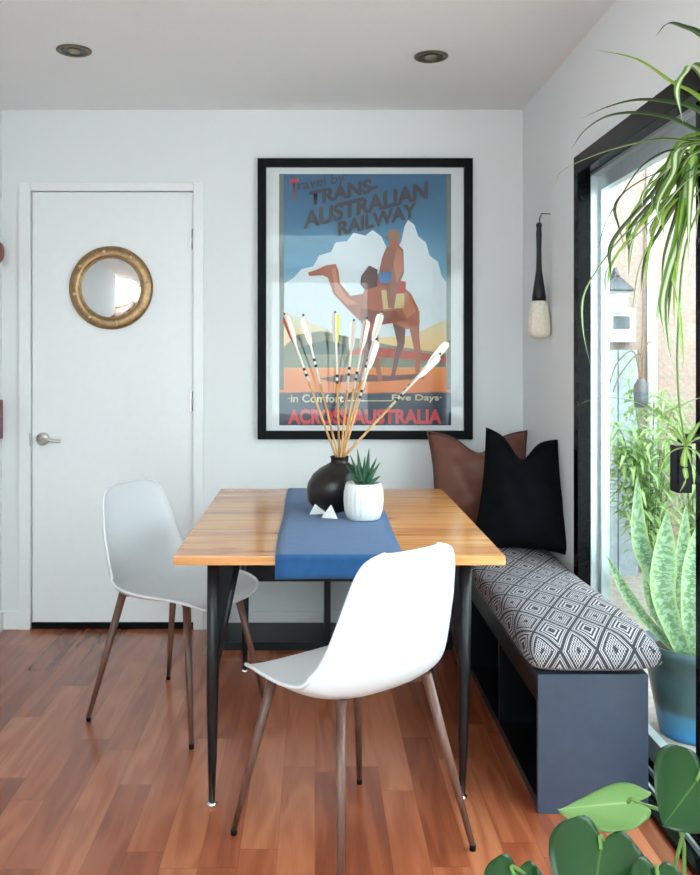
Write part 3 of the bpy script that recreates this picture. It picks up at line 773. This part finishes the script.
# throw pillows
def pillow(name, mat, cpos, w, h, th_, yaw, lean, roll, label, piping=None, dip=0, taper=0, lift=0):
    t = thing(name, label, 'pillow', cpos, 0)
    bm = bmesh.new(); N = 22
    rot = Matrix.Rotation(yaw, 4, 'Z') @ Matrix.Rotation(-lean, 4, 'X') @ Matrix.Rotation(roll, 4, 'Y')
    def P(u, v, s):
        # corners pull out, sides pinch in
        x = u*w/2*(1-.10*(1-abs(v)**2.0)*1.0 if abs(u) > 0 else 1); z = v*h/2*(1-.10*(1-abs(u)**2.0))
        x *= 1-taper*(v+1)/2
        if v > 0: z += lift*(-u)*v
        g = (1-u**4)*(1-v**4); g2 = ((1-u*u)*(1-v*v))**.55
        y = s*th_/2*g2
        if v > 0 and dip: z -= dip*math.exp(-(u/.36)**2)*v**3; s_in = 1-.25*math.exp(-(u/.4)**2)*v**2; y *= s_in; y -= -s*-.0
        wr = .006*math.sin(9*u+5*v)*g+.004*math.sin(14*v-6*u)*g
        return rot @ V((x, y+wr*s, z+h/2))
    for s in (-1, 1):
        G = [[bm.verts.new(P(-1+2*i/N, -1+2*j/N, s)) for j in range(N+1)] for i in range(N+1)]
        for i in range(N):
            for j in range(N):
                f = bm.faces.new((G[i][j], G[i+1][j], G[i+1][j+1], G[i][j+1])); f.smooth = True
    bmesh.ops.remove_doubles(bm, verts=bm.verts, dist=.0004)
    lobj('cover', bm, mat, t)
    bm = bmesh.new(); edge = [(-1+2*i/N, -1) for i in range(N)]+[(1, -1+2*i/N) for i in range(N)]+[(1-2*i/N, 1) for i in range(N)]+[(-1, 1-2*i/N) for i in range(N+1)]
    tube(bm, [P(u, v, 1) for u, v in edge], .0035, 6, cap=False); lobj('piping', bm, piping or mat, t)
    return t
pillow('throw_pillow', M['black_cloth'], V((.815, 3.44, bZ+.114)), .40, .475, .20, R(-14), R(13), R(0), 'black linen pillow leaning in the corner in front of the brown one', dip=.085, taper=.30, lift=.022)
pillow('throw_pillow', M['leather'], V((.735, 3.80, bZ+.114)), .455, .455, .19, R(4), R(13), R(0), 'brown leather pillow in the corner, half behind the black one', M['leather_edge'], dip=.08)

# ------------------------------------------------------------------ table
TX0, TX1, TY0, TY1, TZ = -.388, .522, 2.38, 3.58, .74
t = thing('dining_table', 'rectangular honey coloured wooden dining table on black steel legs', 'table', ((TX0+TX1)/2, (TY0+TY1)/2, 0))
obj('tabletop', B(((TX0, TY0, TZ-.026), (TX1, TY1, TZ)), bev=.004), M['table'], t)
for xa_ in (TX0+.07, TX1-.10): obj('side_rail', B(((xa_, TY0+.10, TZ-.05), (xa_+.03, TY1-.1, TZ-.027))), M['steel'], t)
def tleg(fx, fy, tx, ty, gx_, gy_):
    bm = bmesh.new()
    f, tp = V((fx, fy, .012)), V((tx, ty, TZ-.027))
    P = [f.lerp(tp, k) for k in (0, .18, .5, 1)]
    tube(bm, P, [.0085, .013, .0175, .0175], 20)
    g = V((tx+gx_, ty+gy_, TZ-.027)); lowp = f.lerp(tp, .48)
    tube(bm, [lowp, g], [.006, .011], 12)
    # plate between tube and strut
    a, b, c_ = lowp, tp, g; nrm = (b-a).cross(c_-a).normalized()*.0025
    v1 = [bm.verts.new(p+nrm) for p in (a, b, c_)]; v2 = [bm.verts.new(p-nrm) for p in (a, b, c_)]
    bm.faces.new(v1); bm.faces.new(v2[::-1])
    for i in range(3): bm.faces.new((v1[i], v2[i], v2[(i+1) % 3], v1[(i+1) % 3]))
    o = obj('leg', bm, M['steel'], t)
    bm = bmesh.new(); lathe(bm, [(.012, 0), (.0145, .003), (.0145, .009), (.008, .013)], (fx, fy, 0), 20)
    q = obj('levelling_foot', bm, M['chrome'], o); q['label'] = 'chrome levelling foot'
tleg(-.295, 2.49, -.286, 2.45, .066, .06); tleg(.428, 2.53, .428, 2.47, -.07, .06)
tleg(-.285, 3.54, -.285, 3.53, .06, -.06); tleg(.43, 3.50, .43, 3.51, -.06, -.06)

# runner
def runner():
    bm = bmesh.new(); uv = None
    xa, xb = -.110, .243; rows = []; path = []
    y0, y1 = TY0-.003, TY1+.003; zt = TZ+.0015
    path += [(y0-.003-.002*math.sin(k), TZ-.060+k*.010) for k in range(6)]
    path += [(y0-.0015, TZ-.006), (y0+.003, zt-.0005), (y0+.012, zt)]
    path += [(y0+.012+(y1-y0-.024)*k/30, zt) for k in range(1, 31)]
    path += [(y1-.003, zt-.0005), (y1+.0015, TZ-.006)]+[(y1+.004, TZ-.02-k*.012) for k in range(5)]
    for y, z in path:
        row = []
        for j in range(13):
            q = j/12; x = xa+(xb-xa)*q
            if y < y0: yy = y-.004*math.sin(q*9+1)*(TZ-z)/.07-.002
            else: yy = y
            row.append(bm.verts.new((x+.002*math.sin(y*9), yy, z)))
        rows.append(row)
    for a, b in zip(rows, rows[1:]):
        for j in range(12):
            f = bm.faces.new((a[j], a[j+1], b[j+1], b[j])); f.smooth = True
    return bm
o = obj('table_runner', runner(), M['runner']); m_ = o.modifiers.new('s', 'SOLIDIFY'); m_.thickness = .0018; m_.offset = 1
tag(o, 'denim blue cloth runner draped across the wooden table', 'table runner')
TT = TZ+.0034
# vase
vx = V(((331-CX)*3.05/F, 3.05, TT))
t = tag(obj('round_vase', (lambda bm: (lathe(bm, [(0, 0), (.045, 0), (.062, .008), (.085, .04), (.095, .075), (.094, .1), (.083, .13), (.062, .152), (.040, .165), (.031, .172), (.031, .186), (.035, .190), (.033, .192), (.027, .186), (.027, .168), (.045, .14), (.06, .09), (0, .03)], vx, 56, off=lambda z: (.030*min(1, max(0, z/.17))**1.6, 0)), bm)[1])(bmesh.new()), M['vase']), 'squat round gunmetal black vase holding arrows on the blue runner', 'vase')
mouth = vx+V((.030, 0, .188))
# arrows
def arrow(i, tip, dy, feather, label, low_bands=True, fl=.105):
    tp = at(tip[0], tip[1], mouth.y+dy)
    d = (tp-mouth).normalized()
    # start inside the vase
    off = [(-.012, 0), (-.004, -.008), (0, .012), (.004, -.012), (.008, .006), (.002, .002), (.012, .010), (.014, -.005), (.010, -.013)][i]
    m0 = mouth+V((off[0], off[1], 0)); d = (tp-m0).normalized(); s = m0-d*.13; Ltot = (tp-s).length
    if s.z < TT+.045: s = m0-d*((m0.z-TT-.045)/d.z)
    t = thing('arrow', label, 'arrow', s, 0, 'arrows standing in the black vase'); r = .0040
    bm = bmesh.new()
    L = (tp-s).length; a = L-fl-.150
    tube(bm, [s, s+d*a], r, 8); obj('shaft', bm, M['shaft'], t)
    bm = bmesh.new(); tube(bm, [s+d*a, tp-d*.006], r*1.04, 8)
    obj('painted_end', bm, M['shaft_white'], t)
    for q in (a+[.02, .06, .0, .05, .03, .045, .035, .02, .03][i], a+.022+[.02, .06, .0, .05, .03, .045, .035, .02, .03][i]):
        bm = bmesh.new(); tube(bm, [s+d*q, s+d*(q+.010)], r*1.25, 8); obj('band', bm, M['shaft_black'], t)
    bm = bmesh.new(); tube(bm, [tp-d*.008, tp], [r*1.1, r*.8], 8); obj('nock', bm, M['shaft_black'], t)
    _, sd, up = frame_of(d, V((0, 1, 0)))
    for k in range(3):
        an = 2*PI*k/3+.5+i*1.1; n = sd*math.cos(an)+up*math.sin(an); bm = bmesh.new(); w = d.cross(n)*.0006
        pr_ = [(0, 0), (.12, .005), (.3, .0085), (.6, .0105), (.85, .012), (.97, .009), (1, 0)]
        base = tp-d*(fl+.012)
        for sg in (1,):
            va = [bm.verts.new(base+d*(fl*q)+n*(r+h_)+w) for q, h_ in pr_]; vb = [bm.verts.new(base+d*(fl*q)+n*(r*.8)+w) for q, h_ in pr_]
            vc = [bm.verts.new(base+d*(fl*q)+n*(r+h_)-w) for q, h_ in pr_]; vd = [bm.verts.new(base+d*(fl*q)+n*(r*.8)-w) for q, h_ in pr_]
            for p in range(6):
                bm.faces.new((va[p], va[p+1], vb[p+1], vb[p])); bm.faces.new((vc[p], vd[p], vd[p+1], vc[p+1])); bm.faces.new((va[p], vc[p], vc[p+1], va[p+1]))
        o = obj('feather', bm, M['feather_'+(feather if k == 0 else 'white')], t)
        if k == 0 and feather != 'white': o['label'] = feather+' feather'
AR = [((284, 313), -.02, 'orange', 'arrow leaning furthest left in the black vase, with a rust feather'),
      ((303, 314), .03, 'white', 'second arrow from the left in the black vase, slender and white feathered'),
      ((335, 311), .0, 'yellow', 'nearly upright arrow with a yellow feather in the black vase'),
      ((354, 319), .05, 'white', 'upright white feathered arrow right of the yellow feathered one'),
      ((367, 317), -.03, 'orange', 'arrow with a rust and white fletching at the middle of the bunch'),
      ((382, 311), .04, 'white', 'tallest arrow leaning slightly right, behind the front white one'),
      ((377, 338), -.08, 'white', 'shorter front arrow with broad white feathers leaning slightly right'),
      ((450, 341), -.03, 'white', 'arrow leaning furthest right in the black vase, the upper of a close pair'),
      ((441, 353), -.10, 'white', 'lower arrow of the close pair leaning far right in the vase')]
for i, a in enumerate(AR): arrow(i, *a)
# white ribbed pot with succulent
wp = V(((363.5-CX)*2.90/F, 2.90, TT))
t = thing('potted_succulent', 'spiky green succulent in a white ribbed ceramic pot beside the black vase', 'potted plant', wp)
bm = bmesh.new(); lathe(bm, [(0, 0), (.048, 0), (.056, .006), (.064, .03), (.067, .06), (.066, .09), (.060, .116), (.057, .122), (.052, .120), (.052, .10), (0, .10)], (0, 0, 0), 110, rib=lambda a, z: 1-(.05*abs(math.sin(a*11))**.6 if .01 < z < .112 else 0)); lobj('plant_pot', bm, M['pot'], t)
bm = bmesh.new(); lathe(bm, [(0, .108), (.04, .107), (.052, .102)], (0, 0, 0), 30); lobj('soil', bm, M['soil'], t)
bm = bmesh.new(); rnd = random.Random(2)
for k in range(17):
    a = k*2.4; lean = .14+.062*k; L = .125-.003*k+rnd.uniform(-.01, .01); L = L*(1 if k < 12 else .85)
    dx, dy = math.cos(a), math.sin(a)
    pts = [V((dx*.008, dy*.008, .104)), V((dx*L*math.sin(lean)*.4+dx*.006, dy*L*math.sin(lean)*.4, .104+L*math.cos(lean)*.5)), V((dx*L*math.sin(lean*1.0), dy*L*math.sin(lean), .104+L*math.cos(lean)*1.0))]
    P = cr(pts, 4); uvl = bm.loops.layers.uv.verify()
    tube(bm, P, [.0102*(1-(i/(len(P)-1))**1.6)+.0006 for i in range(len(P))], 8)
lobj('succulent_leaves', bm, M['aloe'], t)
# white stone pyramids
def pyramid(px, py, Y, s, rz, tilt, label):
    bm = bmesh.new(); h = s*.74
    vs = [bm.verts.new((s*.58*math.cos(a), s*.58*math.sin(a), 0)) for a in (R(90), R(210), R(330))]+[bm.verts.new((0, 0, h))]
    bm.faces.new(vs[:3])
    for i in range(3): bm.faces.new((vs[i], vs[(i+1) % 3], vs[3]))
    bmesh.ops.bevel(bm, geom=list(bm.edges), offset=.002, segments=2, affect='EDGES')
    o = lobj('stone_pyramid', bm, M['marble']); o.location = (at(px, py, Y).x, Y, TT); o.rotation_euler.z = rz
    tag(o, label, 'ornament', 'white stone pyramids on the table')
pyramid(317.0, 0, 3.0, .064, R(12), 0, 'small white stone pyramid nearest the black vase, left of the two')
pyramid(331.0, 0, 2.925, .062, R(-20), 0, 'small white stone pyramid nearest the white pot, right and in front of the other')

# ------------------------------------------------------------------ chairs
def make_chair():
    t = thing('dining_chair', '', 'chair', (0, 0, 0), 0)
    prof = [(.232, .422, .10), (.226, .436, .165), (.205, .447, .196), (.150, .452, .217), (.08, .446, .229), (.0, .436, .234), (-.08, .432, .234), (-.135, .442, .232), (-.172, .470, .226), (-.194, .515, .216), (-.207, .575, .204), (-.217, .640, .194), (-.226, .705, .180), (-.233, .760, .166), (-.238, .797, .142), (-.240, .813, .094)]
    curl = [.0, .004, .010, .018, .028, .040, .056, .070, .076, .070, .056, .042, .032, .024, .018, .014]
    bm = bmesh.new(); rows = []; M_ = 14
    for i, (y, z, w) in enumerate(prof):
        a, b = prof[max(i-1, 0)], prof[min(i+1, len(prof)-1)]
        ty, tz = b[0]-a[0], b[1]-a[1]; l = math.hypot(ty, tz); ty /= l; tz /= l
        ny, nz = tz, -ty     # inward: up on the seat, forward on the back
        row = []
        for j in range(M_+1):
            u = -1+2*j/M_; x = w*math.sin(u*PI/2*.92)/math.sin(PI/2*.92)
            c_ = curl[i]*abs(u)**2.2
            ex = 0
            if i == 0: ex = -.0
            row.append(bm.verts.new((x, y+ny*c_, z+nz*c_)))
        rows.append(row)
    for a, b in zip(rows, rows[1:]):
        for j in range(M_):
            f = bm.faces.new((a[j], a[j+1], b[j+1], b[j])); f.smooth = True
    border = [v.co.copy() for v in rows[0]]+[r[-1].co.copy() for r in rows[1:-1]]+[v.co.copy() for v in rows[-1][::-1]]+[r[0].co.copy() for r in rows[1:-1][::-1]]
    o = lobj('seat_shell', bm, M['plastic'], t)
    s_ = o.modifiers.new('s', 'SOLIDIFY'); s_.thickness = .006; s_.offset = 0
    subsurf(o, 2); smooth(o)
    bm = bmesh.new(); P = cr(border+[border[0]], 3); tube(bm, P, .0052, 8, cap=False)
    lobj('shell_rim', bm, M['plastic'], t)
    for i, (sx_, sy_) in enumerate(((-1, 1), (1, 1), (-1, -1), (1, -1))):
        bm = bmesh.new(); f = V((sx_*.224, sy_*.224, .012)); tp = V((sx_*.146, sy_*(.146 if sy_ > 0 else .132), .440 if sy_ > 0 else .452))
        tube(bm, [f, f.lerp(tp, .5), tp], [.0075, .0115, .0145], 16); lg = lobj('leg', bm, M['leg_wood'], t)
        bm = bmesh.new(); tube(bm, [f-V((0, 0, .0118)), f+V((0, 0, .003))], [.008, .0085], 12); lobj('foot_cap', bm, M['rubber'], lg)
    bm = bmesh.new()
    tube(bm, [(-.152, .146, .424), (0, 0, .418), (.152, .146, .428)], .008, 8); tube(bm, [(-.146, -.130, .440), (0, -.02, .420), (.146, -.130, .440)], .008, 8)
    lobj('seat_frame', bm, M['leg_wood'], t)
    return t
def copy_tree(o, parent=None):
    c = o.copy(); C.objects.link(c); c.parent = parent
    for ch in list(o.children): copy_tree(ch, c)
    return c
ch1 = make_chair(); G = 'white moulded dining chairs with wood look legs'
ch2 = copy_tree(ch1)
ch1['label'] = 'white moulded chair nearest the viewer, its back turned, at the near table end'
ch2['label'] = 'white moulded chair left of the table, in front of the white door'
for c_ in (ch1, ch2): c_['group'] = G
ch1.location = (.096, 2.303, 0); ch1.rotation_euler.z = math.atan2(.296, .376)   # facing (-.62,.79)
ch2.location = (-.494, 3.155, 0); ch2.rotation_euler.z = math.atan2(-.877, -.48)

# ------------------------------------------------------------------ spider plant (hangs from the ceiling, right of the frame)
cw = V((.765, 1.5, 1.66))
t = thing('hanging_spider_plant', 'spider plant with long arching striped leaves hanging in front of the glass door', 'hanging plant', (cw.x, cw.y, cw.z-.14))
bm = bmesh.new(); lathe(bm, [(0, -.14), (.05, -.14), (.062, -.125), (.08, -.03), (.085, -.02), (.085, -.005), (.076, -.005), (.073, -.02), (0, -.025)], cw, 40); obj('plant_pot', bm, M['pot'], t)
bm = bmesh.new(); lathe(bm, [(0, -.02), (.0725, -.022)], cw, 30); obj('soil', bm, M['soil'], t)
bm = bmesh.new()
for a in (0, 2.094, 4.189): tube(bm, [cw+V((.082*math.cos(a), .082*math.sin(a), -.01)), cw+V((0, 0, .5))], .0015, 6)
tube(bm, [cw+V((0, 0, .5)), V((cw.x, cw.y, ZC))], .002, 6); obj('hanger', bm, M['dark_grey'], t)
def pl(bm, path, w, mi, fold=.4, dy0=0, dy1=0, root=None, tip=None):
    n = len(path); pts = [at(x, y, 1.5+dy0+(dy1-dy0)*i/(n-1)) for i, (x, y) in enumerate(path)]
    rt = root or (cw+V((rnd.uniform(-.02, .02), rnd.uniform(-.02, .02), -.015)))
    blade(bm, [rt]+pts, w, fold, mi=mi, tip_mi=tip, n=6)
bm = bmesh.new(); rnd = random.Random(8)
W = .019
# mi: 0 striped 1 dark 2 lime 3 dry tip
pl(bm, [(700, 100), (671, 83), (637, 60), (596, 50)], .016, 2)
pl(bm, [(700, 113), (671, 104), (637, 101), (606, 108), (581, 119)], .020, 1, dy0=-.05, dy1=-.1)
pl(bm, [(700, 133), (671, 120), (637, 114), (608, 117), (586, 130), (571, 149)], .020, 1, dy1=.05)
pl(bm, [(697, 143), (660, 140), (623, 147), (591, 157), (563, 171), (553, 188)], .014, 0, dy1=-.05)
pl(bm, [(700, 156), (671, 151), (643, 166), (623, 194), (606, 223), (598, 249)], .012, 1, dy1=.08)
pl(bm, [(697, 160), (660, 172), (628, 190), (615, 208), (619, 228), (626, 252)], .010, 1, dy1=.1)
pl(bm, [(697, 177), (660, 206), (626, 234), (600, 267), (584, 296), (583, 330), (591, 368)], .010, 0, dy1=-.08)
pl(bm, [(700, 72), (686, 74), (677, 92), (683, 123)], .020, 0, dy0=-.1, dy1=-.15)
pl(bm, [(720, 60), (700, 36), (684, 28), (668, 24), (656, 36)], .020, 1, dy0=-.05, dy1=-.08, tip=3)
pl(bm, [(695, 160), (683, 230), (671, 267), (663, 304), (666, 339), (674, 374)], .023, 0, dy0=-.05, dy1=-.1)
pl(bm, [(697, 170), (678, 240), (671, 273), (677, 304), (681, 339), (684, 368)], .021, 2, dy0=-.02, dy1=-.05)
pl(bm, [(697, 150), (672, 190), (654, 236), (640, 267), (634, 304), (629, 334)], .014, 0, dy1=.03)
pl(bm, [(700, 150), (680, 176), (664, 206), (650, 250), (645, 290)], .024, 2, dy1=-.02)
pl(bm, [(700, 155), (678, 168), (660, 190), (652, 214)], .020, 1, dy1=-.08)
pl(bm, [(705, 160), (690, 190), (682, 222), (676, 262)], .022, 1, dy1=-.12)
pl(bm, [(705, 150), (694, 160), (690, 200), (688, 260)], .022, 0, dy1=-.14)
pl(bm, [(700, 190), (676, 250), (660, 300), (655, 330)], .012, 0, dy1=.06)
for k in range(30):
    y0_ = rnd.uniform(135, 175); L = rnd.uniform(70, 190); a = rnd.uniform(0, 1.15)
    x1_ = 700-rnd.uniform(5, 25); xe = x1_-L*.42*a; ye = y0_+L*(1-.3*a)
    pl(bm, [(x1_+6, y0_), ((x1_+xe)/2+6, y0_+(ye-y0_)*.35), (xe+3, y0_+(ye-y0_)*.72), (xe+rnd.uniform(-6, 6), ye)], rnd.uniform(.009, .019), rnd.choice((0, 0, 1, 2)), dy0=rnd.uniform(-.1, .1), dy1=rnd.uniform(-.15, .18))
for k in range(40):      # the side that leaves the frame
    a = rnd.uniform(-1.9, 2.1); L = rnd.uniform(.18, .36); dv = V((math.cos(a), math.sin(a), 0))
    if cw.x+dv.x*L > XR-.02: L = (XR-.02-cw.x)/max(.1, dv.x)
    if dv.y > 0 and dv.x < .2: continue
    blade(bm, [cw+V((0, 0, -.015)), cw+dv*L*.4+V((0, 0, .05+rnd.uniform(0, .05))), cw+dv*L*.8+V((0, 0, -.02)), cw+dv*L+V((0, 0, -rnd.uniform(.1, .3)))], .017, .4, mi=rnd.choice((0, 1, 2)))
o = obj('foliage', bm, [M['spider'], M['spider_dark'], M['spider_lime'], M['spider_tip']], t, recalc=False)
# runner with plantlet
bm = bmesh.new(); pc2 = at(686, 447, 1.5)
tube(bm, cr([cw+V((-.03, 0, -.02)), at(690, 230, 1.5), at(678, 330, 1.5), at(679, 400, 1.5), pc2]), .0018, 6); obj('runner_stem', bm, M['stem'], t)
bm = bmesh.new()
for q, w in ((((700, 424), (720, 410)), .012), (((670, 425), (664, 416), (690, 402), (706, 396)), .014), (((664, 418), (640, 404), (614, 398), (594, 399), (573, 407)), .006), (((668, 440), (652, 442), (640, 452)), .011), (((672, 452), (664, 462), (660, 472)), .010), (((684, 466), (686, 480), (680, 492)), .012), (((698, 455), (704, 470), (706, 486)), .012), (((696, 440), (710, 438), (726, 446)), .013), (((690, 462), (694, 474), (694, 486)), .010), (((676, 436), (668, 428), (655, 430)), .009), (((680, 432), (676, 420), (668, 414)), .009)):
    pts = [at(x, y, 1.5+rnd.uniform(-.02, .02)) for x, y in q]; blade(bm, [pc2]+pts, w, .4, mi=0)
obj('plantlet', bm, [M['plantlet']], t, recalc=False)

# ------------------------------------------------------------------ philodendron at the lower right
PC = V((.50, 1.22, 0))
t = thing('potted_philodendron', 'heart leaved green houseplant in the near lower right corner', 'potted plant', PC)
bm = bmesh.new(); lathe(bm, [(0, .12), (.085, .12), (.1, .14), (.118, .30), (.122, .31), (.122, .325), (.11, .325), (.106, .30), (0, .30)], (0, 0, 0), 40); lobj('plant_pot', bm, M['pot'], t)
bm = bmesh.new(); lathe(bm, [(0, .308), (.108, .305)], (0, 0, 0), 30); lobj('soil', bm, M['soil'], t)
bm = bmesh.new()
for a in (.6, 2.17, 3.74, 5.31): tube(bm, [(.11*math.cos(a), .11*math.sin(a), 0), (.10*math.cos(a), .10*math.sin(a), .20)], .010, 10)
lathe(bm, [(0, .10), (.105, .10), (.105, .118), (0, .118)], (0, 0, 0), 30); lobj('plant_stand', bm, M['leg_wood'], t)
def heart(base, tip, nrm, wid, mat, cup=.12, droop=.1, root=None):
    base, tip = V(base), V(tip); ax = tip-base; L = ax.length; ax.normalize()
    n = V(nrm); n = (n-ax*n.dot(ax)).normalized(); s = ax.cross(n).normalized()
    bm = bmesh.new(); uv = bm.loops.layers.uv.verify(); NR, NC = 20, 12; rows = []
    for i in range(NR+1):
        q = i/NR
        # outline of a heart leaf: lobes reach back behind the petiole
        w = wid*.5*(math.sin(PI*min(1, (q*.93+.07))**.62)**.8 if q < 1 else 0)
        w = max(w, .0005)
        row = []
        for j in range(NC+1):
            u = -1+2*j/NC
            back = -.20*L*(math.sin(PI*min(1, abs(u)*.86)))**.8*(1-q)**2.2
            notch = .16*L*(1-q)**6*(1-abs(u))*0
            p = base+ax*(q*L+back)+s*(u*w)
            p = p+n*(cup*wid*(abs(u)**1.4)-droop*L*q*q-.012*L*math.sin(abs(u)*9+q*8)*abs(u))
            row.append((bm.verts.new(p), .5+.5*u, q))
        rows.append(row)
    for a, b in zip(rows, rows[1:]):
        for j in range(NC):
            f = bm.faces.new([z[0] for z in (a[j], a[j+1], b[j+1], b[j])]); f.smooth = True
            for l, z in zip(f.loops, (a[j], a[j+1], b[j+1], b[j])): l[uv].uv = (z[1], z[2])
    lf = obj('leaf', bm, mat, t, recalc=False); m_ = lf.modifiers.new('s', 'SOLIDIFY'); m_.thickness = .0012
    bm = bmesh.new(); r0 = PC+V((rnd.uniform(-.03, .03), rnd.uniform(-.03, .03), .305))
    mid = (r0+base)/2+V((0, 0, .05)) if root is None else V(root)
    tube(bm, cr([r0, mid, base-ax*.004, base+ax*.01]), .0028, 8); obj('petiole', bm, M['stem'], lf)
    return lf
rnd = random.Random(3)
o = heart(at(634, 802, 1.30), at(557, 808, 1.36), (.05, -.5, .9), .085, M['philo_pale'], -.10, .02, root=at(684, 845, 1.28)); o['label'] = 'paler leaf'
heart(at(602, 842, 1.20), at(588, 940, 1.12), (-.1, -.97, .3), .140, M['philo'], .03, .05)
heart(at(517, 872, 1.22), at(510, 950, 1.16), (0, -1, .15), .095, M['philo'], .05, .06)
heart(at(700, 776, 1.25), at(664, 826, 1.2), (-.2, -.95, .25), .125, M['philo'], .04, .04)
heart(at(657, 872, 1.16), at(668, 940, 1.1), (.1, -1, .2), .085, M['philo'], .05, .06)
heart(at(720, 900, 1.3), at(770, 940, 1.25), (.2, -.5, .8), .12, M['philo'], .05, .06)

# ------------------------------------------------------------------ kitchen end, seen in the round mirror
t = thing('kitchen_cabinet', 'white kitchen cabinets with a dark worktop, reflected in the round mirror', 'cabinet', (-3.2, YRE+.3, 0))
obj('cabinet_body', B(((-4.1, YRE+.005, .1), (-2.1, YRE+.6, .86)), bev=.003), M['cabinet'], t)
obj('worktop', B(((-4.1, YRE+.005, .861), (-2.08, YRE+.62, .9)), bev=.003), M['worktop'], t)
for k in range(4): obj('cabinet_door', B(((-4.08+k*.495, YRE+.601, .14), (-3.6+k*.495, YRE+.62, .84)), bev=.003), M['cabinet'], t)
obj('plinth', B(((-4.1, YRE+.005, 0), (-2.1, YRE+.54, .099))), M['worktop'], t)
t = thing('microwave', 'black microwave on the dark worktop, reflected in the round mirror', 'microwave', (-2.6, YRE+.3, .9))
obj('microwave_body', B(((-2.85, YRE+.08, .902), (-2.3, YRE+.45, 1.2)), bev=.006), M['dark_grey'], t)
obj('microwave_door', B(((-2.83, YRE+.451, .92), (-2.45, YRE+.47, 1.18)), bev=.004), M['micro'], t)

# ------------------------------------------------------------------ light and camera
w = bpy.data.worlds.new('World'); bpy.context.scene.world = w; w.use_nodes = True
bg = w.node_tree.nodes['Background']; bg.inputs[0].default_value = (.87, .935, 1, 1); bg.inputs[1].default_value = 1.0
cam_ = bpy.data.cameras.new('camera'); co = bpy.data.objects.new('camera', cam_); C.objects.link(co)
co.location = (0, 0, H); co.rotation_euler = (R(90), 0, 0)
cam_.sensor_width = 36; cam_.sensor_fit = 'AUTO'; cam_.lens = 36*F/875
cam_.shift_x = (350-CX)/875; cam_.shift_y = -(437.5-CY)/875; cam_.clip_start = .02
sc = bpy.context.scene; sc.camera = co
sc.view_settings.view_transform = 'Standard'; sc.view_settings.look = 'None'; sc.view_settings.gamma = 1
sc.view_settings.use_curve_mapping = False; sc.view_settings.exposure = 2.92
